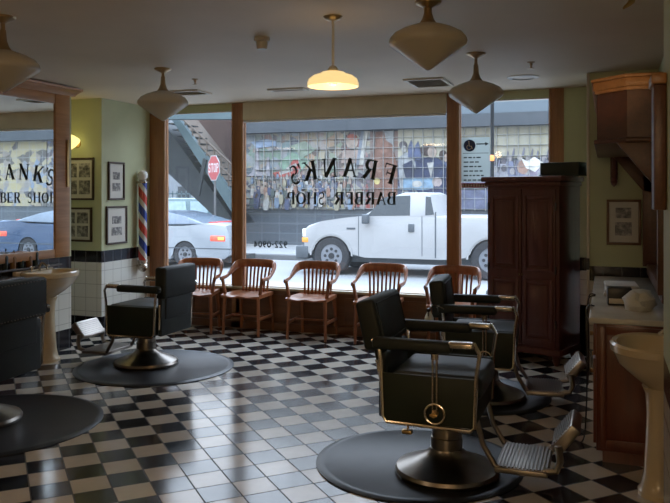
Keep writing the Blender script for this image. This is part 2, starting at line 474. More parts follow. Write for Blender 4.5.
# FRANK'S on an arch, read from the pavement: the F stands at the right seen from inside
xF, xS = atY(394, 170, YG).x, atY(291, 170, YG).x
txt = "FRANK'S"; h = .215; gapw = .30
ws = [glyph(c)[1] * h * 1.02 for c in txt]
gaps = [.062] * 6; gaps[4] = .01; gaps[5] = -.03
tot = sum(ws) + sum(gaps); k = abs(xF - xS) / tot
Rr = 2.0; xc = (xF + xS) / 2; zc = atY(330, 177, YG).z - Rr
u = -abs(xF - xS) / 2
for i, c in enumerate(txt):
    w = ws[i] * k; mid = u + w / 2; ang = mid / Rr
    for p, wd in glyph(c)[0]:
        def tf(a, b, ang=ang, w=w, cw=glyph(c)[1]):
            lx = (a / cw - .5) * w; r = Rr + b * h
            X = lx * math.cos(ang) + r * math.sin(ang); Z = -lx * math.sin(ang) + r * math.cos(ang)
            return (xc - X, YG, zc + Z)
        quad_strip(bm, p, wd, tf)
    u += w + (gaps[i] * k if i < 6 else 0)
tag(obj('shop_name_lettering', bm, M['letter'], W2), "arched shop name painted on the glass, mirrored from inside")
bm = new()
zt, zb = 1.592, 1.452
xa, xm1, xm2, xb = [atY(p, 197, YG).x for p in (396.5, 334, 325.5, 287.5)]
flat_text(bm, 'BARBER', xa, xm1, zb, zt); flat_text(bm, 'SHOP', xm2, xb, zb, zt)
obj('barber_shop_lettering', bm, M['letter'], W2)
bm = new()
flat_text(bm, '922-0904', atY(287.5, 246, YG).x, atY(253.5, 246, YG).x, .948, 1.024)
obj('telephone_lettering', bm, M['letter'], W2)

def card_mat():
    m = paint('pale_blue_card', (.46, .50, .50), .5, 0, .04); t = m.node_tree; b = t.nodes['Principled BSDF']
    out = [n for n in t.nodes if n.type == 'OUTPUT_MATERIAL'][0]
    tr = t.nodes.new('ShaderNodeBsdfTranslucent'); tr.inputs[0].default_value = (.58, .62, .61, 1)
    mx = t.nodes.new('ShaderNodeMixShader'); mx.inputs[0].default_value = .75
    lnk(t, b.outputs[0], mx.inputs[1]); lnk(t, tr.outputs[0], mx.inputs[2]); lnk(t, mx.outputs[0], out.inputs[0])
    return m
# ================================================================= NOTICE SIGN IN THE RIGHT WINDOW
c0, c1 = atY(461.5, 182, 7.80), atY(490, 137, 7.80)
t_ = thing('notice_sign', 'pale notice with a blue wheelchair symbol and arrow hung in the right window', 'sign', (c0.x, 7.80, c0.z))
w, hh = c1.x - c0.x, c1.z - c0.z
bm = new(); box(bm, 0, w, -.004, .004, 0, hh, bev=.001); obj('board', bm, card_mat(), t_)
bm = new()
cyl(bm, (.085, -.004, hh - .085), (.085, -.009, hh - .085), .062, seg=28); obj('symbol_disc', bm, paint('symbol_blue', (.02, .05, .16), .4), t_)
bm = new()
def tfw(a, b): return (.035 + a * .1, -.011, hh - .135 + b * .1)
quad_strip(bm, [(.45, .80), (.47, .45), (.70, .43), (.80, .15)], [.09] * 4, tfw)
quad_strip(bm, *arc(.47, .33, .24, .24, 120, 350, .06, .06), tfw)
quad_strip(bm, *arc(.43, .90, .035, .035, 0, 360, .07, .07), tfw)
obj('wheelchair_symbol', bm, M['white'], t_)
bm = new()
tq = lambda a, b: (a, -.006, b)
def done(name):
    global bm
    obj(name, bm, M['letter'], t_); bm = new()
quad_strip(bm, [(w * .52, hh - .07), (w * .86, hh - .07)], [.012, .012], tq)
quad_strip(bm, [(w * .84, hh - .07), (w * .95, hh - .07)], [.04, .002], tq)
done('arrow')
quad_strip(bm, [(w * .05, hh - .165), (w * .95, hh - .165)], [.005, .005], tq)
done('rule_line')
random.seed(3)
for k in range(6):
    z = hh - .21 - k * .047; x = w * .08
    while x < w * (.62 + .2 * random.random()):
        l = .02 + random.random() * .03
        quad_strip(bm, [(x, z), (x + l, z)], [.013, .013], tq); x += l + .012
    done('text_line')
bm.free()
r0, r1 = atY(461.5, 188, 7.80), atY(488, 183, 7.80)
bm = new(); box(bm, r0.x, r1.x, 7.797, 7.803, r0.z, r1.z)
red_sticker = paint('faded_red', (.25, .04, .05), .5)
o = obj('red_strip_sign', bm, red_sticker); tag(o, 'narrow dark red strip sign just under the wheelchair notice', 'sign')
bm = new(); x = r0.x + .01
while x < r1.x - .03:
    quad_strip(bm, [(x, (r0.z + r1.z) / 2), (x + .018, (r0.z + r1.z) / 2)], [.026, .026], lambda a, b: (a, 7.796, b)); x += .028
obj('pale_marks', bm, M['mat_board'], o)

# ================================================================= CEILING FITTINGS
def schoolhouse(name, label, x, y, r, hcanopy=CEIL, zb=2.18, group='pointed opal glass ceiling lamps'):
    t = thing(name, label, 'ceiling lamp', (x, y, CEIL), 0, group)
    k = r / .21; dz = zb - CEIL
    bm = new(); lathe(bm, [(0.001, 0), (.075, 0), (.07, -.012), (.03, -.03), (.014, -.04)], seg=24); obj('ceiling_rose', bm, M['fitter'], t)
    top = dz + .245 * k
    bm = new(); lathe(bm, [(.012, -.035), (.012, top + .13), (.018, top + .12), (.022, top + .06), (.034, top + .025), (.055, top - .005), (.02, top - .01)], seg=20); obj('stem', bm, M['fitter'], t)
    bm = new()
    lathe(bm, [(.055 * k, .245 * k), (.085 * k, .236 * k), (.14 * k, .216 * k), (.185 * k, .192 * k), (.207 * k, .165 * k), (.212 * k, .148 * k), (.208 * k, .132 * k), (.20 * k, .124 * k), (.15 * k, .088 * k), (.10 * k, .054 * k), (.055 * k, .024 * k), (.025 * k, .004 * k), (.008 * k, -.006 * k), (.0, -.008 * k)], (0, 0, dz), seg=40)
    obj('glass_shade', bm, M['opal'], t)
    return t
schoolhouse('pendant_lamp', 'pointed opal ceiling lamp at the left edge above the wall mirror', -3.42, 3.54, .21, zb=2.19)
schoolhouse('pendant_lamp', 'pointed opal ceiling lamp in front of the narrow left window', -3.555, 5.474, .212, zb=2.20)
schoolhouse('pendant_lamp', 'largest looking pointed opal ceiling lamp, nearest over the right barber chairs', -.933, 4.077, .216, zb=2.265)
schoolhouse('pendant_lamp', 'pointed opal ceiling lamp hanging before the notice in the right window', -.931, 5.694, .205, zb=2.19)
# lit dome lamp on a long rod
t_ = thing('dome_lamp', 'lit yellow dome lamp on a long thin rod in mid room', 'ceiling lamp', (-1.549, 4.22, CEIL))
bm = new(); lathe(bm, [(.001, 0), (.06, 0), (.05, -.015), (.012, -.03)], seg=20); obj('ceiling_rose', bm, M['fitter'], t_)
bm = new(); cyl(bm, (0, 0, -.02), (0, 0, -.335), .007); lathe(bm, [(.02, -.30), (.035, -.325), (.03, -.338)], seg=16); obj('rod', bm, M['vent'], t_)
bm = new()
pr = [(.03, -.332), (.065, -.335), (.083, -.346), (.12, -.358), (.146, -.378), (.154, -.40), (.155, -.422)]
lathe(bm, pr + [(.148, -.422), (.146, -.40), (.138, -.382), (.11, -.366), (.03, -.342)], seg=40, close=False)
obj('glass_shade', bm, M['lamp_lit'], t_)
bm = new(); lathe(bm, [(0, -.34), (.03, -.35), (.035, -.38), (.025, -.41), (0, -.42)], seg=16); obj('bulb', bm, M['lamp_lit'], t_)

def ceiling_vent(label, c, sx, sy, n, rz=0):
    t = thing('ceiling_vent', label, 'vent', (c[0], c[1], CEIL), rz)
    bm = new(); f = .03
    for a in ((-sx, sx, -sy, -sy + f), (-sx, sx, sy - f, sy), (-sx, -sx + f, -sy + f, sy - f), (sx - f, sx, -sy + f, sy - f)):
        box(bm, *a, -.016, 0)
    obj('frame', bm, M['vent'], t)
    bm = new(); box(bm, -sx + f, sx - f, -sy + f, sy - f, -.003, -.001); obj('backing', bm, M['ventdark'], t)
    for k in range(n):
        y = -sy + f + (k + .5) * (2 * sy - 2 * f) / n
        bm = new(); box(bm, -sx + f, sx - f, -.006, .006, -.0015, .0015, mat=Matrix.Translation((0, y, -.009)) @ Matrix.Rotation(.6, 4, 'X')); obj('slat', bm, M['vent'], t)
    return t
ceiling_vent('square ceiling vent between the lit dome lamp and the right lamps', atZ(429, 82, CEIL), .19, .26, 7)
ceiling_vent('pale ceiling vent just right of the lamp by the left window', atZ(189, 92, CEIL), .19, .15, 5)
ceiling_vent('long slim ceiling vent beyond the lit dome lamp', atZ(288, 89, CEIL), .20, .07, 3)
c = atZ(523, 77, CEIL)
t_ = thing('ceiling_speaker', 'flat white round ceiling speaker above the right window', 'speaker', c)
bm = new(); lathe(bm, [(.145, 0), (.142, -.008), (.10, -.014), (.095, -.008), (.095, 0)], seg=36, close=False); obj('rim', bm, M['white'], t_)
bm = new(); lathe(bm, [(.001, -.006), (.096, -.006), (.096, 0)], seg=30, close=False); obj('grille', bm, M['vent'], t_)
for px, py, lb in ((531, 62, 'small brass sprinkler head beside the round ceiling speaker'), (195, 79, 'small dark sprinkler head right of the left window lamp')):
    c = atZ(px, py, CEIL)
    t_ = thing('sprinkler_head', lb, 'sprinkler', c)
    bm = new(); lathe(bm, [(.001, 0), (.032, 0), (.03, -.006), (.012, -.012), (.012, -.03)], seg=16); obj('collar', bm, M['fitter'], t_)
    bm = new(); lathe(bm, [(.006, -.028), (.006, -.05), (.024, -.052), (.024, -.055), (.001, -.056)], seg=14); obj('deflector', bm, M['fitter'], t_)
c = atZ(262, 38, CEIL)
t_ = thing('smoke_detector', 'small cream cup shaped detector on the ceiling, left of the dome lamp', 'detector', c)
bm = new(); lathe(bm, [(.001, 0), (.055, 0), (.055, -.02), (.045, -.028), (.001, -.028)], seg=24); obj('base', bm, M['opal'], t_)
bm = new(); lathe(bm, [(.04, -.028), (.036, -.07), (.03, -.078), (.001, -.078)], seg=24); obj('sensor', bm, M['opal'], t_)
c = Vector((.155, 2.6, 2.64))
# ================================================================= FLOOR MATS
def mat_disc(label, x, y, r):
    bm = new(); lathe(bm, [(.001, 0), (r, 0), (r, .006), (r - .02, .013), (r - .05, .015), (r - .055, .012), (.001, .012)], seg=72)
    o = obj('floor_mat', bm, M['rubber']); o.location = (x, y, .0005)
    return tag(o, label, 'mat', 'round rubber mats under the barber chairs')
mat_disc('round rubber mat under the nearest barber chair at right front', -1.03, 4.26, .60)
mat_disc('round rubber mat under the barber chair beyond the nearest one', -.95, 5.86, .56)
mat_disc('round rubber mat under the barber chair near the left window', -3.85, 5.80, .71)
mat_disc('round rubber mat cut by the left edge of the photo', -3.95, 3.98, .735)

# ================================================================= BARBER CHAIR
def barber_chair(label, loc, rz):
    t = thing('barber_chair', label, 'barber chair', loc, rz, 'old barber chairs')
    bm = new()
    lathe(bm, [(.001, .0), (.285, .0), (.29, .018), (.28, .036), (.24, .052), (.17, .078), (.125, .10), (.10, .122), (.092, .14), (.001, .14)], seg=56)
    obj('base', bm, M['base_metal'], t)
    bm = new(); lathe(bm, [(.088, .13), (.088, .20), (.083, .205), (.083, .35)], seg=32); obj('column', bm, M['base_metal'], t)
    # seat box
    bm = new(); box(bm, -.27, .21, -.265, .265, .345, .50, bev=.02); obj('seat_box', bm, M['greenpanel'], t)
    bm = new(); box(bm, -.26, .235, -.255, .255, .48, .60, bev=.035, seg=4)
    for v in bm.verts:
        if v.co.z > .56: v.co.z += .012 * math.cos(v.co.x * 5) * math.cos(v.co.y * 5)
    obj('seat_cushion', bm, M['leather2'], t)
    # backrest leans back
    Rm = Matrix.Translation((-.265, 0, .55)) @ Matrix.Rotation(math.radians(-13), 4, 'Y')
    bm = new(); box(bm, -.10, .015, -.262, .262, .17, .445, bev=.026, seg=4, mat=Rm)
    b_ = obj('backrest', bm, M['leather'], t)
    bm = new()
    tube(bm, [Rm @ Vector(p) for p in ((.016, -.232, .20), (.016, -.232, .415), (.016, .232, .415), (.016, .232, .20))], .005, 6, closed=True)
    obj('piping', bm, M['leather'], b_)
    bm = new(); box(bm, -.07, -.005, -.20, .20, -.02, .19, bev=.018, seg=3, mat=Rm); obj('lower_back_cushion', bm, M['leather'], t)
    bm = new(); box(bm, -.325, -.285, -.25, .25, .345, .70, bev=.012, seg=3); obj('back_panel', bm, M['leather'], t)
    for s in (-1, 1):
        bm = new(); cyl(bm, Rm @ Vector((-.04, s * .255, -.10)), Rm @ Vector((-.04, s * .255, .12)), .012); obj('back_hinge', bm, M['chrome'], t)
    for s in (-1, 1):
        y0, y1 = sorted((s * .275, s * .297))
        # green enamel side panel
        bm = new(); prism(bm, [(-.285, .345), (.205, .345), (.215, .60), (-.298, .60)], 'y', y0, y1, bev=.006); obj('side_panel', bm, M['greenpanel'], t)
        # chrome loop that carries the arm
        yy = s * .303
        loop = [(-.345, .775), (-.305, .73), (-.295, .66), (-.283, .37), (-.262, .342), (.18, .335), (.205, .355), (.214, .62), (.232, .735), (.20, .79)]
        bm = new(); tube(bm, [(a, yy, b) for a, b in loop], .011, 8); obj('side_frame', bm, M['chrome'], t)
        y0, y1 = sorted((s * .262, s * .338))
        bm = new(); box(bm, -.34, .09, y0, y1, .728, .79, bev=.02, seg=3); a_ = obj('armrest', bm, M['leather'], t)
        bm = new(); box(bm, .07, .205, y0 + .006, y1 - .006, .757, .793, bev=.012, seg=3); obj('arm_tip', bm, M['chrome'], a_)
        # two straight bars down the panel and a round boss
        if s == -1:
            bm = new()
            for dx in (-.011, .011): cyl(bm, (dx, -.312, .70), (dx, -.312, .42), .006, seg=8)
            lathe(bm, [(.001, 0), (.02, 0), (.02, .03), (.001, .035)], (0, -.312, .695), 12)
            l_ = obj('lever', bm, M['chrome'], t)
            bm = new()
            ring = [(.052 * math.cos(a * PI / 12), -.315, .41 + .052 * math.sin(a * PI / 12)) for a in range(24)]
            tube(bm, ring, .007, 8, closed=True); obj('boss_ring', bm, M['chrome'], l_)
            bm = new(); cyl(bm, (0, -.298, .41), (0, -.345, .41), .018, .013, 14); box(bm, -.02, .02, -.35, -.34, .403, .417, bev=.004)
            obj('boss_knob', bm, M['brass'], l_)
    # foot rest: arms, ribbed plate, upright leg pad
    bm = new(); box(bm, .29, .56, -.21, .21, .105, .135, bev=.008)
    for k in range(14):
        x = .305 + k * .0185; box(bm, x, x + .009, -.195, .195, .135, .142)
    ft = obj('foot_plate', bm, M['ribbed'], t)
    for s in (-1, 1):
        f = new(); tube(f, [(.20, s * .19, .36), (.23, s * .19, .24), (.29, s * .19, .14), (.32, s * .19, .118)], .015, 8); obj('footrest_arm', f, M['ribbed'], ft)
        f = new(); tube(f, [(.54, s * .175, .130), (.60, s * .175, .14), (.62, s * .175, .19), (.61, s * .175, .27)], .019, 8); obj('leg_pad_arm', f, M['ribbed'], ft)
    Rp = Matrix.Translation((.645, 0, .295)) @ Matrix.Rotation(math.radians(38), 4, 'Y')
    bm = new(); box(bm, -.03, .03, -.16, .16, -.085, .085, bev=.01, mat=Rp)
    for k in range(8):
        z = -.072 + k * .019; box(bm, -.035, -.029, -.15, .15, z, z + .009, mat=Rp)
    obj('leg_pad', bm, M['ribbed'], ft)
    # foot pedal behind
    bm = new(); tube(bm, [(-.20, -.05, .36), (-.205, -.05, .30), (-.212, -.05, .225)], .006, 8); box(bm, -.245, -.185, -.07, -.03, .205, .228, bev=.008)
    obj('release_lever', bm, M['brass'], t)
    return t
BC = barber_chair('nearest barber chair at right front, facing right on its round mat', (-.84, 4.14, .013), 0)
LOW = ('base', 'column')
def chair_copy(loc, rz, label, dz, upright=0, drop=0):
    r = dup(BC, loc, rz, label); a = math.radians(upright); px_, pz_ = -.265, .55
    for c in list(r.children):
        k = c.name.split('.')[0]
        if k == 'release_lever':
            bpy.data.objects.remove(c); continue
        if k in ('backrest', 'back_hinge', 'lower_back_cushion'):
            c.rotation_euler.y = a
            c.location = (px_ - (px_ * math.cos(a) + pz_ * math.sin(a)), 0, pz_ - (-px_ * math.sin(a) + pz_ * math.cos(a)) - drop)
        if k not in LOW: c.location.z += dz * (.4 if k == 'foot_plate' else 1)
    return r
RR = chair_copy((-.86, 5.78, .013), math.radians(5), 'barber chair at right rear, behind the nearest chair and before the tall cabinet', -.05, 6, .03)
LR = chair_copy((-3.97, 5.84, .013), PI + math.radians(0), 'barber chair at left rear, facing the left wall sink', -.035, 12, .045)
LF = chair_copy((-4.06, 3.97, .013), PI + math.radians(4), 'barber chair cut by the left edge, its studded back showing', -.02, 12)
# studs around the outer face of the left front chair's back
Rm = Matrix.Translation((-.265, 0, .55)) @ Matrix.Rotation(math.radians(-13), 4, 'Y')
lb_ = [c for c in LF.children if c.name.split('.')[0] == 'backrest'][0]
bm = new()
pts = [(-.235 + .47 * k / 15, .425) for k in range(16)] + [(s * .243, .195 + .22 * k / 7) for s in (-1, 1) for k in range(8)] + [(-.235 + .47 * k / 15, .19) for k in range(16)]
for yy, zz in pts:
    cyl(bm, Rm @ Vector((-.095, yy, zz)), Rm @ Vector((-.106, yy, zz)), .006, .003, 6)
o = obj('upholstery_studs', bm, M['base_metal'], lb_); o['kind'] = 'stuff'; o['label'] = 'rows of metal studs along the leather back'

# clippers on the rear chair's seat, spray bottle hung on its back
t_ = thing('hair_clipper', 'small black hair clipper lying on the seat of the right rear chair', 'clipper', (-.86, 5.62, .584), .5)
bm = new(); box(bm, -.07, .05, -.02, .02, 0, .035, bev=.012, seg=3); obj('body', bm, M['black'], t_)
bm = new(); box(bm, .05, .075, -.02, .02, .008, .02, bev=.003); obj('blade', bm, M['chrome'], t_)
c = atY(428, 324, 5.30)
t_ = thing('spray_bottle', 'white spray bottle hung behind the back of the right rear chair', 'bottle', (c.x, 5.335, .60))
bm = new(); lathe(bm, [(.001, 0), (.032, 0), (.034, .01), (.033, .07), (.018, .10), (.012, .115), (.001, .115)], seg=20); obj('bottle_body', bm, M['bottle_white'], t_)
bm = new(); box(bm, -.012, .012, -.04, .018, .115, .14, bev=.005); tube(bm, [(0, -.028, .118), (0, -.032, .10), (0, -.025, .085)], .004, 6); obj('spray_head', bm, M['black'], t_)
bm = new(); tube(bm, smooth_path([(0, .0, .128), (.02, .03, .155), (.05, .06, .15), (.10, .09, .12)]), .004, 6); obj('hook', bm, M['chrome'], t_)

# ================================================================= OAK ARMCHAIRS UNDER THE WINDOW
def oak_chair(label, loc, rz=0):
    t = thing('oak_armchair', label, 'chair', loc, rz, 'wooden slat back armchairs along the window')
    bm = new()
    nx, ny = 14, 12; G = {}
    for top in (0, 1):
        for i in range(nx + 1):
            for j in range(ny + 1):
                u, v = i / nx * 2 - 1, j / ny * 2 - 1
                wv = .235 - .02 * (v + 1) / 2
                x = u * wv; y = v * .215 - .02 * (1 - abs(u) ** 3) * (v < -.99)
                z = .455 - .014 * math.exp(-((abs(u) - .42) / .28) ** 2) * (1 - .5 * max(0, v)) if top else .415 - .0
                if top and v < -.8: z -= .012 * (-.8 - v) / .2
                G[top, i, j] = bm.verts.new((x, y, z))
    for i in range(nx):
        for j in range(ny):
            for top in (0, 1): bm.faces.new((G[top, i, j], G[top, i + 1, j], G[top, i + 1, j + 1], G[top, i, j + 1]))
    for i in range(nx):
        for j in (0, ny): bm.faces.new((G[0, i, j], G[0, i + 1, j], G[1, i + 1, j], G[1, i, j]))
    for j in range(ny):
        for i in (0, nx): bm.faces.new((G[0, i, j], G[0, i, j + 1], G[1, i, j + 1], G[1, i, j]))
    obj('seat', bm, M['oak'], t)
    for s in (-1, 1):
        bm = new(); tube(bm, [(s * .205, -.175, .42), (s * .212, -.185, .25), (s * .218, -.195, 0)], [.022, .020, .016], 8); obj('leg', bm, M['oak'], t)
        bm = new(); tube(bm, [(s * .185, .175, .42), (s * .195, .20, .25), (s * .205, .225, 0)], [.022, .020, .016], 8); obj('leg', bm, M['oak'], t)
        bm = new(); box(bm, s * .214 - .011, s * .214 + .011, -.18, .20, .165, .20, bev=.006); obj('side_stretcher', bm, M['oak'], t)
        bm = new(); tube(bm, [(s * .215, -.15, .44), (s * .235, -.155, .56), (s * .25, -.15, .62)], [.021, .018, .022], 8); obj('arm_post', bm, M['oak'], t)
    bm = new(); box(bm, -.20, .20, -.012, .012, .18, .20, bev=.005); obj('cross_stretcher', bm, M['oak'], t)
    # arms sweep up into the crest
    half = [(.255, -.185, .622), (.262, -.10, .625), (.268, -.01, .635), (.262, .07, .675), (.250, .145, .725), (.222, .195, .757), (.15, .222, .768), (0, .236, .770)]
    path = smooth_path([(-a, b, c) for a, b, c in half] + [(a, b, c) for a, b, c in reversed(half[:-1])], 5)
    rr = []
    for p in path:
        e = min(1, max(0, (p.z - .64) / .10)); rr.append(.022 + .026 * e)
    bm = new(); tube(bm, path, rr, 10, flat=.55); obj('crest_rail', bm, M['oak'], t)
    for k in range(8):
        x = -.165 + k * .33 / 7
        bm = new(); tube(bm, [(x * .92, .165, .44), (x * .98, .195, .64), (x * 1.05, .225 - .35 * x * x * .6, .755)], [.012, .012, .012], 6, flat=1.2); obj('slat', bm, M['oak'], t)
    return t
CY = 7.60
xs_ch = [-4.44, -3.81, -3.03, -2.26, -1.48]
lbs = ['wooden armchair in the left corner, mostly hidden by the left rear barber chair',
       'wooden slat back armchair at the foot of the post between left and middle windows',
       'wooden slat back armchair under the painted phone number, next to the post chair',
       'wooden slat back armchair fourth from the left, just left of the leaning barber chair back',
       'wooden slat back armchair furthest right, half hidden by the right rear barber chair']
OC = oak_chair(lbs[1], (xs_ch[1], CY, 0), 0)
for i in (0, 2, 3, 4): dup(OC, (xs_ch[i], CY - (.06 if i == 0 else 0), 0), (.25 if i == 0 else random.uniform(-.04, .04)), lbs[i])

# ================================================================= ARMOIRE
th = math.radians(-20)
t_ = thing('armoire', 'tall dark mahogany cabinet standing by the right window', 'cabinet', (-.405, 7.02, 0), th)
# local: x from -w to 0 along the front, y depth; front face looks to -y
w, dp, H = .725, .50, 1.735
bm = new()
box(bm, -w, 0, .02, dp, .12, H - .06, bev=.004)
box(bm, -w - .015, .015, -.0, dp, .09, .15, bev=.01)
obj('body', bm, M['armoire'], t_)
bm = new()
box(bm, -w - .02, .02, -.012, dp, H - .09, H - .05, bev=.01); box(bm, -w - .045, .045, -.04, dp + .0, H - .05, H, bev=.014)
obj('cornice', bm, M['armoire'], t_)
for k in range(2):
    a, b = (-w + .03, -w / 2 - .004) if k == 0 else (-w / 2 + .004, -.03)
    bm = new(); box(bm, a, b, .0, .02, .17, H - .12, bev=.003); d_ = obj('door', bm, M['armoire'], t_)
    bm = new()
    for z0, z1 in ((.22, .78), (.86, H - .18)):
        for q in ((a + .02, a + .05, z0, z1), (b - .05, b - .02, z0, z1), (a + .05, b - .05, z0, z0 + .03), (a + .05, b - .05, z1 - .03, z1)):
            box(bm, q[0], q[1], -.012, .0, q[2], q[3], bev=.003)
        box(bm, a + .075, b - .075, -.008, .0, z0 + .055, z1 - .055, bev=.004)
    obj('door_moulding', bm, M['armoire'], d_)
    bm = new(); x = b - .012 if k == 0 else a + .012
    lathe(bm, [(.001, 0), (.008, .0), (.006, .01), (.014, .02), (.010, .03), (.001, .032)], seg=12)
    for v in bm.verts: v.co = Vector((x, -v.co.z, .82 + v.co.y)) + Vector((0, 0, 0)) if True else v.co
    obj('knob', bm, M['fitter'], d_)
    for z in (.35, .84, 1.42):
        bm = new(); xh = a - .006 if k == 0 else b + .006; cyl(bm, (xh, -.008, z), (xh, -.008, z + .07), .009, seg=8); obj('hinge', bm, M['black'], d_)
for x in (-w + .04, -.04):
    for y in (.05, dp - .05):
        bm = new(); lathe(bm, [(.02, 0), (.035, .04), (.04, .09), (.001, .09)], (x, y, 0), 14); obj('foot', bm, M['armoire'], t_)
Mw = Matrix.Translation((-.405, 7.02, 0)) @ Matrix.Rotation(th, 4, 'Z')
c = Mw @ Vector((-.045, .22, H + .002))
bm = new(); box(bm, -.19, .19, -.11, .11, 0, .012); box(bm, -.185, .185, -.105, .105, .012, .125, bev=.006)
o = obj('storage_box', bm, M['greenpanel']); o.location = c; o.rotation_euler = (0, 0, th)
tag(o, 'dark oblong box lying on top of the tall mahogany cabinet', 'box')

# ================================================================= PICTURES
def picture(label, center, w, h, normal, shots, fm='frame', group=None):
    """normal: 'y' looks to -y, 'x' looks to +x; shots: photo rectangles (u0,u1,v0,v1) in 0..1"""
    t = thing('framed_picture', label, 'picture', center, 0 if normal == 'y' else PI / 2, group)
    bm = new(); f = .022
    for q in ((-w / 2, w / 2, -h / 2, -h / 2 + f), (-w / 2, w / 2, h / 2 - f, h / 2), (-w / 2, -w / 2 + f, -h / 2 + f, h / 2 - f), (w / 2 - f, w / 2, -h / 2 + f, h / 2 - f)):
        box(bm, q[0], q[1], -.024, 0, q[2], q[3], bev=.004)
    obj('frame', bm, M[fm], t)
    bm = new(); box(bm, -w / 2 + f, w / 2 - f, -.010, -.002, -h / 2 + f, h / 2 - f); obj('mat_board', bm, M['mat_board'], t)
    for a, b, c, d in shots:
        bm = new(); W_, H_ = w - 2 * f, h - 2 * f
        box(bm, -W_ / 2 + a * W_, -W_ / 2 + b * W_, -.013, -.010, -H_ / 2 + c * H_, -H_ / 2 + d * H_); obj('photograph', bm, M['photo'], t)
    return t
def pic_on_y(label, x0, y0, x1, y1, ypl, shots, fm='frame', group=None):
    a, b = atY(x0, y1, ypl), atY(x1, y0, ypl)
    return picture(label, ((a.x + b.x) / 2, ypl, (a.z + b.z) / 2), b.x - a.x, b.z - a.z, 'y', shots, fm, group)
def pic_on_x(label, x0, x1, yt, yb, xpl, shots, fm='frame'):
    a, b = atX(x0, (yt + yb) / 2, xpl), atX(x1, (yt + yb) / 2, xpl)
    mt, mb = atX((x0 + x1) / 2, yt, xpl), atX((x0 + x1) / 2, yb, xpl)
    return picture(label, (xpl, (a.y + b.y) / 2, (mt.z + mb.z) / 2), abs(b.y - a.y), mt.z - mb.z, 'x', shots, fm)
two = [(.25, .75, .54, .76), (.22, .78, .2, .44)]
four = [(.08, .46, .54, .9), (.54, .92, .54, .9), (.08, .46, .1, .46), (.54, .92, .1, .46)]
pic_on_x('upper of two narrow framed pictures beside the barber pole', 107.5, 123.5, 162, 200, XP, two)
pic_on_x('lower of two narrow framed pictures beside the barber pole', 105.5, 126, 206, 244, XP, two)
pic_on_y('upper framed picture of grey photographs in the left niche', 63, 157.5, 94.5, 200, YP, four)
pic_on_y('lower framed picture of grey photographs in the left niche', 61, 207.5, 92.5, 241, YP, four)
pic_on_y('brown framed picture with two photographs on the right pier', 606.5, 199.5, 641, 244.5, YR, [(.22, .76, .60, .86), (.2, .78, .17, .5)], 'frame_brown')

# ================================================================= BARBER POLE
a = atX(142, 270, XP + .07); b = atX(142, 171, XP + .07)
t_ = thing('barber_pole', 'red white and blue striped barber pole with a white globe on top', 'barber pole', (XP + .08, a.y, a.z))
Hh = b.z - a.z
m, t, bb = nt('pole_stripes'); o_, x, y, z = pos(t, True)
ang = math_n(t, 'DIVIDE', math_n(t, 'ARCTAN2', y, x), 2 * PI)
f = math_n(t, 'FRACT', math_n(t, 'ADD', math_n(t, 'MULTIPLY', z, 2.6), math_n(t, 'ADD', ang, 5.0)))
n_ = t.nodes.new('ShaderNodeValToRGB'); n_.color_ramp.interpolation = 'CONSTANT'; e = n_.color_ramp.elements
while len(e) < 4: e.new(.5)
for q, (p_, c_) in enumerate(((0, (.48, .06, .04)), (.30, (.55, .54, .5)), (.5, (.04, .07, .30)), (.80, (.55, .54, .5)))): e[q].position = p_; e[q].color = rgb(c_)
lnk(t, f, n_.inputs[0]); lnk(t, n_.outputs[0], bb.inputs['Base Color']); bb.inputs['Roughness'].default_value = .2
bm = new(); cyl(bm, (0, 0, .12), (0, 0, Hh - .14), .05, seg=28); obj('striped_cylinder', bm, m, t_)
bm = new(); lathe(bm, [(.02, -.02), (.045, .0), (.06, .03), (.062, .06), (.052, .075), (.058, .10), (.062, .12), (.03, .125)], seg=28); obj('lower_cap', bm, M['chrome'], t_)
bm = new(); lathe(bm, [(.03, Hh - .15), (.06, Hh - .145), (.062, Hh - .125), (.05, Hh - .115), (.04, Hh - .105)], seg=28); obj('upper_cap', bm, M['chrome'], t_)
bm = new(); lathe(bm, [(.001, Hh - .115)] + [(.062 * math.sin(q * PI / 12), Hh - .055 - .062 * math.cos(q * PI / 12)) for q in range(1, 12)] + [(.001, Hh + .007)], seg=24); obj('globe', bm, M['white'], t_)
bm = new()
for z_ in (.05, Hh - .135): box(bm, -.08, -.03, -.02, .02, z_ - .015, z_ + .015, bev=.004)
obj('wall_bracket', bm, M['chrome'], t_)

# ================================================================= LEFT MIRROR CABINET, COUNTER, SINK
mz0, mz1 = atX(56, 249, XL + .05).z, atX(56, 104, XL + .05).z
ye = atX(56, 190, XL + .07).y; yo = atX(70.5, 190, XL + .07).y
t_ = thing('wall_mirror', 'large oak framed wall mirror on the left showing the shop window', 'mirror', (XL, 3.4, mz0))
Lh = mz1 - mz0; yI = ye - 3.4; yO = yo - 3.4
bm = new(); box(bm, .002, .05, -.9, yI, 0, Lh); obj('mirror_glass', bm, M['mirror'], t_)
bm = new()
box(bm, .001, .065, yI, yO, -.085, Lh + .12, bev=.008); box(bm, .001, .065, -1.02, -.9, -.085, Lh + .12, bev=.008)
box(bm, .001, .06, -.9, yI, -.085, 0, bev=.008); box(bm, .001, .06, -.9, yI, Lh, Lh + .12, bev=.008)
obj('frame', bm, M['frame_oak'], t_)
bm = new()
ce = yO + .07
prism(bm, [(.001, Lh + .10), (.07, Lh + .10), (.085, Lh + .115), (.12, Lh + .135), (.165, Lh + .15), (.17, Lh + .17), (.001, Lh + .17)], 'y', -1.1, ce)
for v in bm.verts: pass
obj('cornice', bm, M['frame_oak'], t_)
bm = new(); box(bm, .066, .080, yO - .055, yO - .03, atX(67, 187, -5.0).z - mz0, atX(67, 139, -5.0).z - mz0, bev=.003); obj('brass_strip', bm, M['brass'], t_)
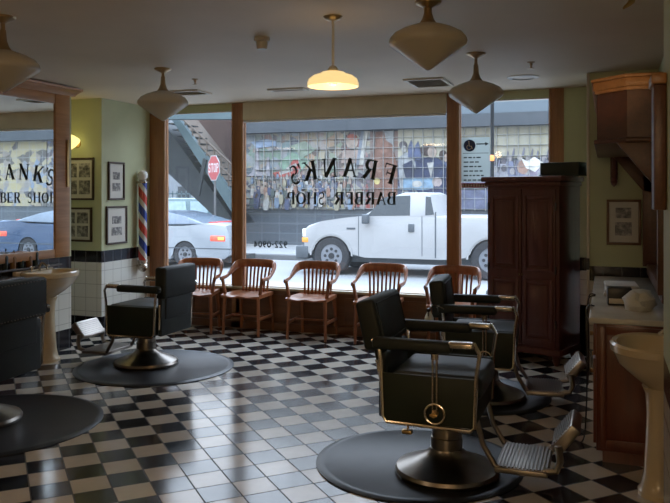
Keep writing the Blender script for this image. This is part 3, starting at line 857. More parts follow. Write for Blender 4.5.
# sconce on the niche wall
c = Vector((atY(69, 144, YP - .14).x, YP, 2.14))
t_ = thing('wall_sconce', 'lit yellow glass wall lamp in the niche beyond the left mirror', 'wall lamp', c)
bm = new(); lathe(bm, [(.001, 0), (.05, 0), (.045, -.015), (.012, -.02)], seg=20)
for v in bm.verts: v.co = Vector((v.co.x, v.co.z, v.co.y))
tube(bm, smooth_path([(0, -.01, 0), (0, -.08, -.02), (0, -.14, .03), (0, -.15, .08)]), .008, 8)
obj('bracket', bm, M['brass'], t_)
bm = new(); lathe(bm, [(.035, .09), (.06, .08), (.11, .05), (.125, .03), (.12, .005), (.075, -.045), (.03, -.075), (.001, -.08)], (0, -.15, .0), 28); obj('glass_shade', bm, M['sconce_lit'], t_)

# counter below the mirror, ending short of the sink
t_ = thing('back_counter', 'low dark counter along the left wall under the mirror', 'counter', (XL, 3.2, 0))
bm = new(); box(bm, .002, .30, -.6, 2.02, .08, .80, bev=.004); box(bm, .002, .27, -.58, 2.0, 0, .08); obj('cabinet_body', bm, M['armoire'], t_)
bm = new(); box(bm, .002, .33, -.62, 2.04, .80, .84, bev=.008); obj('worktop', bm, M['granite'], t_)
for k in range(4):
    y = -.56 + k * .64
    bm = new(); box(bm, .30, .315, y, y + .60, .12, .78, bev=.004); d_ = obj('door', bm, M['armoire'], t_)
    bm = new(); cyl(bm, (.315, y + .55, .5), (.34, y + .55, .5), .012, .016, 10); obj('knob', bm, M['brass'], d_)
t_ = thing('mirror_shelf', 'narrow dark shelf holding bottles directly under the left mirror', 'shelf', (XL, 2.6, .862))
bm = new(); box(bm, .002, .072, 0, 3.42, 0, .022, bev=.004); obj('board', bm, M['granite'], t_)
specs = [(35.5, 'dark slim bottle furthest right on the shelf under the mirror', .20, 'bottle_dark'), (29, 'amber bottle beside the dark slim bottle under the mirror', .15, 'bottle_amber'), (21, 'short dark jar third from the right on the mirror shelf', .10, 'bottle_dark'),
         (13, 'amber bottle left of the short dark jar on the mirror shelf', .17, 'bottle_amber'), (5, 'dark bottle at the left edge of the photo on the mirror shelf', .19, 'bottle_dark')]
for px, lb, h, mm in specs:
    p = atX(px, 270, XL + .04)
    t_ = thing('bottle', lb, 'bottle', (XL + .04, p.y, .8845), 0, 'tonic bottles on the mirror shelf')
    bm = new(); lathe(bm, [(.001, 0), (.026, 0), (.028, .01), (.028, h * .6), (.011, h * .78), (.011, h * .9), (.001, h * .9)], seg=18); obj('glass_body', bm, M[mm], t_)
    bm = new(); lathe(bm, [(.001, h * .9), (.014, h * .9), (.014, h), (.001, h)], seg=14); obj('cap', bm, M['black'], t_)

def pedestal_sink(label, loc, rz, k=1.0):
    """local: the wall is at -x, the bowl reaches to +x"""
    t = thing('pedestal_sink', label, 'sink', loc, rz, 'cream porcelain pedestal sinks')
    bm = new(); seg = 44
    def ring(z, rx, ry, cx, back):
        out = []
        for q in range(seg):
            a = 2 * PI * q / seg; x = cx + rx * math.cos(a); y = ry * math.sin(a)
            if abs(math.sin(a)) > 0 and x < back: x = back
            out.append(bm.verts.new((x * k, y * k, z)))
        return out
    B0 = -.20
    R = [ring(.56, .05, .055, -.06, B0), ring(.60, .09, .10, -.05, B0), ring(.66, .155, .18, -.03, B0), ring(.73, .205, .245, .0, B0), ring(.785, .225, .27, .005, B0), ring(.80, .235, .285, .01, B0), ring(.835, .238, .29, .01, B0), ring(.848, .225, .28, .01, B0),
         ring(.842, .195, .245, .015, -.12), ring(.80, .18, .23, .015, -.11), ring(.74, .13, .17, .01, -.10), ring(.71, .05, .06, .0, -.05)]
    for a, b in zip(R, R[1:]):
        for q in range(seg): bm.faces.new((a[q], a[(q + 1) % seg], b[(q + 1) % seg], b[q]))
    bm.faces.new(R[0]); bm.faces.new(R[-1])
    obj('basin', bm, M['porcelain'], t)
    bm = new(); box(bm, -.21 * k, -.165 * k, -.25 * k, .25 * k, .78, .856, bev=.012, seg=3); obj('splash_back', bm, M['porcelain'], t)
    bm = new(); lathe(bm, [(.001, 0), (.125, 0), (.125, .025), (.105, .05), (.09, .12), (.078, .30), (.072, .45), (.08, .56), (.10, .60), (.001, .60)], (-.03 * k, 0, 0), 32, sx=.95 * k, sy=k); obj('pedestal', bm, M['porcelain'], t)
    bm = new()
    tube(bm, smooth_path([(-.115 * k, 0, .84), (-.115 * k, 0, .89), (-.08 * k, 0, .92), (-.03 * k, 0, .89)]), .010, 8)
    obj('tap', bm, M['chrome'], t)
    for s in (-1, 1):
        bm = new(); cyl(bm, (-.115 * k, s * .1, .845), (-.115 * k, s * .1, .885), .012, .010, 12)
        box(bm, -.115 * k - .024, -.115 * k + .03, s * .1 - .006, s * .1 + .006, .883, .895, bev=.004); box(bm, -.115 * k - .006, -.115 * k + .006, s * .1 - .03, s * .1 + .03, .883, .895, bev=.004)
        obj('tap_handle', bm, M['chrome'], t)
    return t
PS = pedestal_sink('cream pedestal sink at the left wall below the mirror', (-4.915, 5.66, 0), 0)
rs = dup(PS, (.232, 4.24, 0), PI, 'cream pedestal sink close to the right edge of the photo'); rs.scale = (.87, .93, .94)

# ================================================================= RIGHT BACK BAR
t_ = thing('hooded_mirror', 'varnished mahogany mirror cabinet with deep canopy hung at right', 'mirror cabinet', (XA, 4.875, 0))
Z0, Z1 = 1.885, 2.30
def plan(off):
    # outline of the canopy in plan, offset outwards
    return [(-.002, -off), (-.30 - .4 * off, -off), (-.475 - off, .175 - .4 * off), (-.475 - off, 1.99), (-.002, 1.99)]
bm = new()
prism(bm, plan(0), 'z', Z0 + .03, Z1 - .09)
obj('canopy', bm, M['hood'], t_)
bm = new()
prism(bm, plan(.035), 'z', Z1 - .022, Z1, bev=.006); prism(bm, plan(.022), 'z', Z1 - .075, Z1 - .022, bev=.004); prism(bm, plan(.012), 'z', Z1 - .095, Z1 - .075)
obj('crown_moulding', bm, M['frame_oak'], t_)
bm = new(); prism(bm, plan(.018), 'z', Z0, Z0 + .03, bev=.008); obj('lower_moulding', bm, M['hood'], t_)
for y in (.03, 1.93):
    bm = new(); prism(bm, [(-.36, Z0), (-.002, Z0), (-.002, 1.56), (-.13, 1.60)], 'y', y - .03, y + .03, bev=.004); obj('bracket', bm, M['hood'], t_)
bm = new()
box(bm, -.13, -.002, .0, .07, .96, Z0, bev=.006); box(bm, -.13, -.002, 1.9, 1.98, .96, Z0, bev=.006); box(bm, -.10, -.002, .07, 1.9, .90, .98, bev=.006); box(bm, -.10, -.002, .07, 1.9, Z0 - .12, Z0, bev=.006)
obj('mirror_frame', bm, M['hood'], t_)
bm = new(); box(bm, -.06, -.04, .07, 1.9, .98, Z0 - .12); obj('mirror_glass', bm, M['mirror'], t_)
# counter cabinet
t_ = thing('counter_cabinet', 'red brown wooden cabinet along the right wall beyond the sink', 'cabinet', (XA, 4.62, 0))
bm = new(); box(bm, -.475, -.002, .0, 2.30, .07, .815, bev=.004); obj('body', bm, M['redwood'], t_)
bm = new(); box(bm, -.44, -.002, .02, 2.28, 0, .07); obj('plinth', bm, M['redwood'], t_)
bm = new()
for q in ((-.46, -.42, .09, .80), (-.07, -.03, .09, .80), (-.42, -.07, .09, .14), (-.42, -.07, .75, .80)): box(bm, q[0], q[1], -.012, .0, q[2], q[3], bev=.003)
obj('end_panel', bm, M['redwood'], t_)
for k in range(4):
    y = .04 + k * .56
    bm = new(); box(bm, -.492, -.475, y, y + .54, .10, .60, bev=.004); d_ = obj('door', bm, M['redwood'], t_)
    bm = new(); cyl(bm, (-.492, y + .48, .42), (-.515, y + .48, .42), .010, .015, 10); obj('knob', bm, M['brass'], d_)
    bm = new(); box(bm, -.492, -.475, y, y + .54, .62, .79, bev=.004); d_ = obj('drawer', bm, M['redwood'], t_)
    bm = new(); cyl(bm, (-.492, y + .27, .70), (-.515, y + .27, .70), .010, .015, 10); obj('knob', bm, M['brass'], d_)
t_ = None
bm = new(); box(bm, -.515, -.002, -.03, 2.318, .816, .851, bev=.008, seg=3); o = obj('worktop', bm, M['marble']); o.location = (XA, 4.62, 0)
tag(o, 'white stone worktop on the red brown cabinet at right', 'worktop')
ZC = .852
def counter_at(px, py): return atZ(px, py, ZC)
c = counter_at(621, 306)
t_ = thing('desk_radio', 'small black radio on the right worktop beside the towels', 'radio', (c.x - .01, c.y + .06, ZC), .05)
bm = new(); box(bm, -.075, .075, -.05, .05, .0, .115, bev=.008); obj('casing', bm, M['black'], t_)
bm = new(); box(bm, -.065, .065, -.056, -.05, .012, .045, bev=.002); obj('dial', bm, M['vent'], t_)
for k in range(3):
    p = Vector((.10, 5.72, ZC + .028 * k + .0))
    bm = new(); box(bm, -.11, .11, -.16, .16, .0, .026, bev=.011, seg=3)
    for v in bm.verts: v.co.z += .004 * math.sin(v.co.x * 30 + k) * (v.co.z > .01)
    o = obj('folded_towel', bm, M['towel']); o.location = p; o.rotation_euler = (0, 0, .05 * (k - 1))
    tag(o, ('white folded towel at the bottom of the stack on the right worktop', 'white folded towel in the middle of the stack on the right worktop', 'white folded towel on top of the stack on the right worktop')[k], 'towel', 'folded towels on the right worktop')
bm = new(); random.seed(11)
lathe(bm, [(.001, 0), (.085, 0), (.10, .03), (.095, .07), (.06, .11), (.02, .125), (.001, .125)], seg=24, sx=.9, sy=1.2)
for v in bm.verts:
    d_ = .012 * math.sin(v.co.x * 70 + v.co.z * 40) + .01 * math.sin(v.co.y * 55 + v.co.z * 60)
    if v.co.z > .005: v.co += Vector((d_, -d_, d_ * .5))
o = obj('rumpled_towel', bm, M['towel']); o.location = (.185, 5.0, ZC); tag(o, 'rumpled white towel heap on the right worktop, nearest the sink', 'towel')
# power cord hanging beside the cabinet
bm = new()
tube(bm, smooth_path([(-.07, 5.0, .862), (-.118, 4.98, .83), (-.112, 4.9, .5), (-.118, 4.93, .2), (-.14, 4.95, .012), (-.22, 5.0, .01), (-.30, 5.12, .01), (-.22, 5.25, .01), (-.14, 5.15, .01)], 8), .005, 6)
o = obj('power_cord', bm, M['black']); tag(o, 'thin black power cord hanging down beside the red brown cabinet', 'cord')
bm = new()
tube(bm, smooth_path([(-.07, 5.5, .862), (-.118, 5.5, .83), (-.12, 5.46, .62), (-.115, 5.42, .42), (-.12, 5.5, .24), (-.115, 5.58, .5), (-.118, 5.56, .83), (-.07, 5.56, .862)], 8), .005, 6)
o = obj('looped_cord', bm, M['black']); tag(o, 'looped black clipper cord hanging over the far end of the right worktop', 'cord')
# turned wooden drop on the right pier
a, b = atY(614, 187, YR - .04), atY(614, 146, YR - .04)
t_ = thing('carved_bracket', 'dark turned wooden ornament hanging on the pier under the canopy', 'ornament', (a.x, YR - .04, a.z))
hh = b.z - a.z
bm = new(); lathe(bm, [(.001, 0), (.022, .02), (.030, .05), (.020, .075), (.028, .09), (.032, .12), (.018, .15), (.016, hh * .6), (.028, hh * .7), (.034, hh * .85), (.024, hh), (.001, hh)], seg=20); obj('turning', bm, M['armoire'], t_)
bm = new(); box(bm, -.03, .03, .028, .0395, .06, hh + .03, bev=.004); obj('back_plate', bm, M['armoire'], t_)
# conduit box on the pier corner
p = atY(589.5, 264, YR - .02)
bm = new(); box(bm, -.03, .012, -.03, -.001, -.05, .05, bev=.004); box(bm, -.012, .0, -.036, -.03, -.015, .015); o = obj('switch_box', bm, M['black']); o.location = (XR + .0, YR - .012, p.z)
tag(o, 'small dark switch box on the edge of the right pier', 'switch')
t_ = thing('wall_cupboard', 'brown wooden cupboard edge on the near right wall at the photo edge', 'cupboard', (XN, 2.4, 1.51))
bm = new(); box(bm, -.045, -.001, .62, .765, .0, .47, bev=.004); obj('carcase', bm, M['hood'], t_)
bm = new(); box(bm, -.055, -.001, .60, .78, .47, .51, bev=.006); obj('top_moulding', bm, M['frame_oak'], t_)
p = atY(629, 3, 3.9)
bm = new(); tube(bm, smooth_path([(p.x + .05, p.y, CEIL), (p.x + .05, p.y, CEIL - .02), (p.x + .02, p.y, p.z + .02), (p.x - .02, p.y, p.z - .02), (p.x - .028, p.y, p.z - .028)]), [.012] * 13 + [.016, .014, .012, .010, .009, .007, .006, .005, .004, .003, .002, .001], 8)
o = obj('ceiling_hook', bm, M['brass']); tag(o, 'small bright brass hook on the ceiling at the top right edge', 'hook')
# ================================================================= STREET
OUT = .38
def smat(name, c1, c2, scale=1.5, rough=.8):
    c1 = tuple(v * OUT for v in c1); c2 = tuple(v * OUT for v in c2)
    m, t, b = nt(name); o, x, y, z = pos(t); n = noise(t, o, scale, 5)
    lnk(t, ramp(t, n, [(.3, c1), (.7, c2)]), b.inputs['Base Color']); b.inputs['Roughness'].default_value = rough
    return m
M['walk'] = smat('pavement_concrete', (.48, .48, .47), (.58, .58, .56))
M['road'] = smat('road_surface', (.42, .42, .42), (.52, .52, .51), .7)
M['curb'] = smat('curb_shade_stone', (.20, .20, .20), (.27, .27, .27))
bm = new(); box(bm, -40, 25, 8.03, 12.6, -.4, -.05); struct('ground_sidewalk', bm, M['walk'])
bm = new(); box(bm, -40, 25, 12.6, 18.3, -.5, -.2); box(bm, -40, -11.5, 18.3, 70, -.5, -.2); struct('ground_road', bm, M['road'])
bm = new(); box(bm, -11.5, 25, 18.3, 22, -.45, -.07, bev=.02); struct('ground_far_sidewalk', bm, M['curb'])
bm = new(); box(bm, -11.48, 25, 18.45, 22, -.07, -.06); struct('ground_far_paving', bm, M['walk'])

# far wall with block courses, mural above
YW = 22.0
def block_mat():
    m, t, b = nt('grey_block_wall'); o, x, y, z = pos(t)
    br = t.nodes.new('ShaderNodeTexBrick'); cb = t.nodes.new('ShaderNodeCombineXYZ'); lnk(t, x, cb.inputs[0]); lnk(t, z, cb.inputs[1]); lnk(t, cb.outputs[0], br.inputs['Vector'])
    br.inputs['Color1'].default_value = (.062, .072, .084, 1); br.inputs['Color2'].default_value = (.075, .086, .098, 1); br.inputs['Mortar'].default_value = (.10, .115, .13, 1)
    br.inputs['Scale'].default_value = 1; br.inputs['Brick Width'].default_value = .62; br.inputs['Row Height'].default_value = .31; br.inputs['Mortar Size'].default_value = .018
    br.offset = 0
    lnk(t, br.outputs[0], b.inputs['Base Color']); b.inputs['Roughness'].default_value = .7
    return m
t_ = thing('street_building', 'grey block building with dark ledge across the street carrying the mural', 'building', (-11.2, YW, -.07))
bm = new(); box(bm, 0, 30, 0, .5, 0, 3.6); obj('block_wall', bm, block_mat(), t_)
bm = new(); box(bm, -.1, 30, -.35, .5, 3.6, 3.97); obj('ledge', bm, smat('ledge_grey', (.10, .12, .14), (.14, .16, .18)), t_)
bm = new(); box(bm, -.1, 30, -.15, .5, 3.97, 4.30); obj('fascia', bm, smat('fascia_blue_grey', (.22, .29, .34), (.28, .35, .40)), t_)
bm = new(); box(bm, -.1, 30, .05, .5, 4.30, 6.6); obj('upper_wall', bm, smat('pale_upper_wall', (.50, .50, .48), (.58, .58, .55)), t_)

def mural_mat(name, palette, scale, dark=(.03, .04, .08), grid=.30, mixd=.3):
    palette = [tuple(v * OUT * 1.3 for v in c) for c in palette]; dark = tuple(v * OUT for v in dark)
    m, t, b = nt(name); o, x, y, z = pos(t)
    cb = t.nodes.new('ShaderNodeCombineXYZ'); lnk(t, x, cb.inputs[0]); lnk(t, z, cb.inputs[1])
    wv = noise(t, cb.outputs[0], 2.0, 3)
    vo = t.nodes.new('ShaderNodeTexVoronoi'); vo.inputs['Scale'].default_value = scale
    ad = t.nodes.new('ShaderNodeVectorMath'); ad.operation = 'ADD'; lnk(t, cb.outputs[0], ad.inputs[0])
    cw = t.nodes.new('ShaderNodeCombineXYZ'); lnk(t, math_n(t, 'MULTIPLY', wv, .5), cw.inputs[0]); lnk(t, math_n(t, 'MULTIPLY', wv, -.35), cw.inputs[1]); lnk(t, cw.outputs[0], ad.inputs[1])
    lnk(t, ad.outputs[0], vo.inputs['Vector'])
    sp = t.nodes.new('ShaderNodeSeparateColor'); lnk(t, vo.outputs['Color'], sp.inputs[0])
    n = len(palette); c = ramp(t, sp.outputs[0], [(k / max(1, n - 1), p) for k, p in enumerate(palette)])
    c = mixc(t, math_n(t, 'MULTIPLY', math_n(t, 'GREATER_THAN', sp.outputs[1], 1 - mixd), .8), c, dark)
    def ln(s, off): return math_n(t, 'LESS_THAN', math_n(t, 'FRACT', math_n(t, 'DIVIDE', math_n(t, 'ADD', s, off), grid)), .07)
    g = math_n(t, 'MAXIMUM', ln(x, 100), ln(z, 100))
    c = mixc(t, math_n(t, 'MULTIPLY', g, .65), c, (.24, .25, .245))
    lnk(t, c, b.inputs['Base Color']); b.inputs['Roughness'].default_value = .55
    return m
YM = YW - .03
mu = thing('street_mural', 'long colourful crowd mural painted on white gridded tiles across the street', 'mural', (0, 0, 0))
def panel(name, px0, px1, py0, py1, mat, dy=0):
    a, b = atY(px0, py1, YM - dy), atY(px1, py0, YM - dy)
    bm = new(); box(bm, a.x, b.x, YM - dy, YM - dy + .03, a.z, b.z); return obj(name, bm, mat, mu)
cream, pinkc, sky, grn, red_, blu, yel = (.52, .47, .34), (.42, .28, .25), (.28, .37, .50), (.24, .36, .26), (.42, .10, .08), (.10, .16, .36), (.58, .50, .28)
panel('painted_tiles', 245, 303, 131, 176, mural_mat('mural_city', [sky, grn, (.45, .45, .46), (.33, .40, .44), pinkc, cream], 4.2, (.16, .18, .24), mixd=.22))
panel('painted_tiles', 245, 345, 176, 209, mural_mat('mural_crowd', [blu, cream, (.38, .44, .46), pinkc, (.16, .26, .30), yel, (.45, .45, .46)], 8.0, (.05, .06, .12), mixd=.3))
panel('painted_tiles', 303, 345, 131, 176, mural_mat('mural_orange', [cream, grn, (.50, .34, .22), cream, pinkc, (.46, .48, .44)], 4.6, (.15, .12, .12), mixd=.22))
panel('painted_tiles', 345, 370, 131, 209, mural_mat('mural_busts', [(.30, .34, .38), cream, (.48, .46, .44), red_, (.20, .26, .32)], 5.5, (.08, .09, .12)))
panel('painted_tiles', 370, 398, 131, 209, mural_mat('mural_brown', [(.20, .10, .07), (.28, .16, .12), (.32, .27, .25), (.22, .12, .09)], 3.0, (.08, .05, .05), mixd=.15))
panel('painted_tiles', 398, 550, 125, 160, mural_mat('mural_yellow', [(.55, .52, .36), (.58, .55, .42), (.54, .52, .40)], 1.0, (.5, .48, .34), mixd=.1))
panel('painted_tiles', 398, 447, 160, 209, mural_mat('mural_suits', [(.09, .12, .24), (.14, .18, .34), (.10, .12, .20), (.42, .44, .44), (.16, .22, .40)], 5.5, (.03, .03, .07), mixd=.35))
panel('painted_tiles', 447, 490, 160, 209, mural_mat('mural_band', [(.28, .26, .38), (.42, .38, .42), cream, (.22, .24, .42)], 3.2, (.08, .08, .12)))
panel('painted_tiles', 490, 550, 160, 209, mural_mat('mural_faces', [(.36, .38, .42), (.48, .46, .46), (.22, .24, .30), (.32, .32, .40)], 7.0, (.10, .10, .14), mixd=.4))
for x0_, x1_, mt_ in ((-1.42, 3.5, mural_mat('mural_park', [cream, grn, (.46, .48, .44), sky, yel], 5.0, (.14, .16, .2))), (3.53, 9.0, mural_mat('mural_market', [cream, pinkc, (.36, .40, .44), yel, blu], 6.0, (.08, .09, .14))), (9.03, 14.0, mural_mat('mural_hall', [cream, yel, (.40, .34, .28), sky], 4.0, (.12, .12, .14)))):
    bm = new(); box(bm, x0_, x1_, YM, YM + .028, 1.12, 3.55); obj('painted_tiles', bm, mt_, mu)
flat = {}
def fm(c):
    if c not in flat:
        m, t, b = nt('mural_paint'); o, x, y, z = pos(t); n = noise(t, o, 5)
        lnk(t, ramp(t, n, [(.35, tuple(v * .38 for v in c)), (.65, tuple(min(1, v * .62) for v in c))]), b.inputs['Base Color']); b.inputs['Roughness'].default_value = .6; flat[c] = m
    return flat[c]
def figures(name, shapes, layer):
    cols = []; bm = new()
    for s in shapes:
        c = s[-1]
        if c not in cols: cols.append(c)
        mi = cols.index(c)
        if s[0] == 'e':
            _, cx, cy, rx, ry, _c = s; pts = [(cx + rx * math.cos(2 * PI * k / 14), cy + ry * math.sin(2 * PI * k / 14)) for k in range(14)]
        else: pts = s[1]
        layer += .0004
        pw = [atY(px, py, YM - layer) for px, py in pts]
        prism(bm, [(p.x, p.z) for p in pw], 'y', YM - layer, YM - .0005, mi)
    return obj(name, bm, [fm(c) for c in cols], mu)
skin, navy, brownh, white_, ltb = (.50, .40, .33), (.025, .035, .08), (.06, .035, .03), (.55, .54, .50), (.27, .42, .56)
random.seed(21)
sh = [('p', [(247, 176), (252, 172), (256, 160), (256, 146), (258, 146), (259, 172), (266, 172), (267, 157), (269, 157), (270, 176)], (.46, .44, .47)),
      ('p', [(251, 142), (266, 139), (276, 141), (276, 146), (256, 148)], (.36, .46, .62)),
      ('p', [(278, 163), (292, 152), (310, 160), (300, 172), (284, 176)], (.28, .42, .31)), ('p', [(290, 146), (305, 141), (315, 150), (302, 158)], (.36, .44, .34)),
      ('p', [(293, 160), (298, 160), (301, 169), (294, 176), (276, 177), (272, 173), (286, 170)], (.50, .12, .10)), ('p', [(279, 172), (292, 168), (293, 171), (280, 175)], white_), ('p', [(286, 168), (296, 163), (297, 166), (287, 170)], white_)]
figures('skyline_painting', sh, .03)
sh = []
for k in range(110):
    x = 248 + random.random() * 105; y = 174 + 26 * (k / 110.0); c = random.choice([(.10, .12, .20), skin, (.38, .22, .16), (.24, .32, .42), (.46, .42, .30), (.12, .15, .14), white_, (.30, .30, .32)])
    q = .6 + .6 * k / 110
    sh.append(('p', [(x - 1.6 * q, y), (x + 1.6 * q, y), (x + 2.2 * q, y + 5 * q), (x + 1.2 * q, y + 9 * q), (x - 1.6 * q, y + 9 * q), (x - 2.2 * q, y + 5 * q)], c)); sh.append(('e', x, y - 1.2 * q, 1.0 * q, 1.3 * q, random.choice([skin, brownh, skin])))
figures('crowd_painting', sh, .035)
sh = [('e', 352, 142, 6, 7, skin), ('p', [(343, 150), (361, 150), (363, 163), (341, 163)], (.45, .35, .30)), ('e', 352, 137, 5, 3, (.42, .12, .08)),
      ('p', [(364, 131), (368, 131), (363, 165), (359, 165)], (.60, .58, .52)), ('p', [(361, 131), (364, 131), (359, 165), (356, 165)], (.24, .28, .34)),
      ('p', [(376, 132), (391, 131), (393, 150), (397, 165), (396, 208), (372, 208), (374, 160)], (.26, .13, .09)), ('e', 383, 144, 6, 9, (.33, .18, .13)), ('e', 379, 165, 4, 8, (.34, .20, .15)), ('p', [(384, 131), (394, 131), (393, 145), (386, 140)], (.40, .42, .42)),
      ('e', 377, 181, 3, 3.4, (.72, .60, .24))]
figures('statue_painting', sh, .033)
sh = [('p', [(398, 158), (406, 152), (413, 157), (418, 170), (416, 185), (400, 190)], (.40, .42, .43)), ('p', [(402, 165), (412, 160), (417, 175), (408, 186)], navy),
      ('e', 403, 145, 4, 4, (.10, .09, .10)), ('e', 404, 149, 2.6, 3.4, white_), ('p', [(408, 147), (411, 140), (414, 147), (416, 158), (408, 158)], (.10, .13, .24)), ('p', [(415, 146), (418, 141), (420, 148), (422, 160), (415, 160)], (.10, .13, .24)),
      ('p', [(416, 162), (424, 157), (438, 158), (446, 166), (446, 200), (424, 205), (414, 185)], (.03, .045, .11)), ('e', 428, 150, 8, 6, brownh), ('e', 432, 152, 4.5, 6, skin), ('p', [(427, 163), (434, 162), (431, 178)], white_),
      ('e', 443, 155, 4, 5, brownh), ('e', 446, 158, 2.6, 4, skin), ('p', [(403, 178), (433, 178), (434, 190), (403, 190)], ltb), ('e', 417, 184, 5, 3.4, white_), ('e', 437, 182, 5, 5, (.50, .42, .40)), ('p', [(428, 190), (437, 186), (447, 192), (447, 208), (430, 208)], (.05, .06, .14))]
figures('suited_men_painting', sh, .033)
sh = []
for k in range(22):
    x = 463 + (k % 11) * 8 + random.uniform(-2, 2); y = 160 + (k // 11) * 9 + random.uniform(-4, 3)
    if 466 < x < 474: continue
    sh.append(('p', [(x - 3.4, y + 3), (x + 3.4, y + 3), (x + 5, y + 16), (x - 5, y + 16)], random.choice([(.20, .22, .32), (.38, .38, .42), (.30, .26, .34), (.14, .15, .22)])))
    sh.append(('e', x, y, 2.6, 3.4, random.choice([(.42, .40, .40), (.12, .11, .13), (.52, .48, .44)])))
    sh.append(('p', [(x + 2, y - 2), (x + 4, y - 10), (x + 5, y - 9), (x + 4, y - 1)], (.20, .20, .26)))
sh += [('p', [(447, 190), (550, 190), (550, 209), (447, 209)], (.16, .18, .28)), ('e', 523, 167, 6, 7, (.42, .26, .20)), ('p', [(521, 158), (527, 161), (535, 157), (544, 163), (535, 172), (526, 168)], (1.0, .98, .9))]  # last shape, near white, is a patch of sunlight painted into the mural
figures('musicians_and_sun_patch', sh, .033)
bm = new(); xl_, xr_, yy = -10.75, -1.5, YM - .075
x = xl_
while x < xr_: box(bm, x, x + .008, yy, YM - .001, 1.08, 3.52); x += .31
z = 1.12
while z < 3.5: box(bm, xl_, xr_, yy, YM - .001, z, z + .008); z += .31
obj('tile_grout', bm, fm((.62, .64, .62)), mu)

# --- stairs and posts of the raised station at the far left
t_ = thing('street_stair', 'blue green steel stair rising to the left beyond the narrow left window', 'stair', (0, 0, 0))
YS = 20.0
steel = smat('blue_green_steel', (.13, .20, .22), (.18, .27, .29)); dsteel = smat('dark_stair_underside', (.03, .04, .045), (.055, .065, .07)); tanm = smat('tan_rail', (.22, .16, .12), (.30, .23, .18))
def ppoly(pts, y): return [(atY(a, b, y).x, atY(a, b, y).z) for a, b in pts]
bm = new(); prism(bm, ppoly([(172, 120), (180, 120), (241, 206), (241, 222), (238, 222)], YS), 'y', YS, YS + .18); obj('stringer', bm, steel, t_)
bm = new(); prism(bm, ppoly([(150, 118), (163, 122), (236, 224), (222, 224), (200, 203), (150, 156)], YS + .3), 'y', YS + .3, YS + 1.6)
obj('underside', bm, dsteel, t_)
bm = new()
for k in range(15):
    a = atY(171 + 4.6 * k, 124 + 6.3 * k, YS + .2)
    box(bm, a.x - .12, a.x + .22, YS + .19, YS + 1.5, a.z, a.z + .03)
obj('treads', bm, dsteel, t_)
bm = new()
for k in range(9):
    px = 178 + k * 7.2; top = atY(px, 117 + (k * 7.2 - 2) * .92 + 0, YS + .09); bot = atY(px, 124 + (px - 174) * 1.34, YS + .09)
    cyl(bm, (top.x, YS + .09, bot.z - .05), (top.x, YS + .09, top.z), .022, seg=6)
for off in (0, 9):
    p0, p1 = atY(176, 113 + off, YS + .09), atY(240, 172 + off * 1.5, YS + .09)
    cyl(bm, p0, p1, .028, seg=6)
obj('railing', bm, tanm, t_)
bm = new(); a = atY(196, 150, YS + .2)
prism(bm, ppoly([(196, 196), (199, 196), (206, 160), (203, 158)], YS - .1), 'y', YS - .1, YS - .02); obj('brace', bm, dsteel, t_)
t_ = thing('station_canopy', 'pale blue steel beam and brown canopy above the street stair', 'canopy', (0, 0, 0))
bm = new(); prism(bm, ppoly([(120, 112), (243, 112), (243, 119), (120, 119)], YS - .6), 'y', YS - .6, YS - .3); obj('beam', bm, steel, t_)
bm = new(); prism(bm, ppoly([(198, 120), (243, 120), (243, 178)], YS + 2.6), 'y', YS + 2.6, YS + 2.9); obj('gable', bm, smat('brown_hoarding', (.10, .05, .035), (.15, .08, .06)), t_)
bm = new(); prism(bm, ppoly([(176, 119), (222, 119), (243, 176), (243, 196), (215, 176)], YS + 3.2), 'y', YS + 3.2, YS + 3.4); obj('hoarding', bm, smat('tan_hoarding', (.35, .27, .22), (.48, .42, .36)), t_)
bm = new()
for px in (150, 237.5):
    a = atY(px, 112, YS - .45); box(bm, a.x - .1, a.x + .1, YS - .55, YS - .35, -.2, a.z)
obj('column', bm, steel, t_)
# --- stop sign
YT = 17.9
cS = atY(214, 168, YT)
t_ = thing('stop_sign', 'red octagonal stop sign on a pole seen through the narrow left window', 'road sign', (cS.x, YT, -.2), math.radians(-34))
zc = cS.z + .2; Ro = .37
octo = [(Ro * math.cos(PI / 8 + k * PI / 4), zc + Ro * math.sin(PI / 8 + k * PI / 4)) for k in range(8)]
bm = new(); prism(bm, octo, 'y', -.012, 0); f_ = obj('sign_face', bm, paint('sign_white', (.26, .26, .26), .4), t_)
k_ = .93; octi = [(a * k_, zc + (b - zc) * k_) for a, b in octo]
bm = new(); prism(bm, octi, 'y', -.015, -.011); obj('red_field', bm, paint('sign_red', (.26, .012, .02), .4), f_)
def sans(ch):
    if ch == 'S': return [([(.52, .78), (.40, .93), (.16, .93), (.06, .78), (.10, .58), (.46, .44), (.54, .26), (.42, .07), (.16, .07), (.04, .22)], [.14] * 10)]
    if ch == 'T': return [line((.3, 0), (.3, .93), .16), line((0, .92), (.6, .92), .15)]
    if ch == 'O': return [([(.3, .93), (.1, .85), (.05, .5), (.1, .15), (.3, .07), (.5, .15), (.55, .5), (.5, .85), (.3, .93)], [.14] * 9)]
    return [line((.1, 0), (.1, 1), .16), ([(.1, .92), (.42, .92), (.54, .74), (.42, .52), (.1, .50)], [.14] * 5)]
bm = new()
for k, ch in enumerate('STOP'):
    for p, wd in sans(ch):
        quad_strip(bm, p, wd, lambda a, b, k=k: (-.30 + k * .158 + a * .21, -.0165, zc - .12 + b * .25))
obj('stop_lettering', bm, paint('sign_white_b', (.46, .46, .46), .4), f_)
bm = new(); cyl(bm, (0, .03, 0), (0, .03, zc + .30), .03, seg=10); obj('pole', bm, M['curb'], t_)
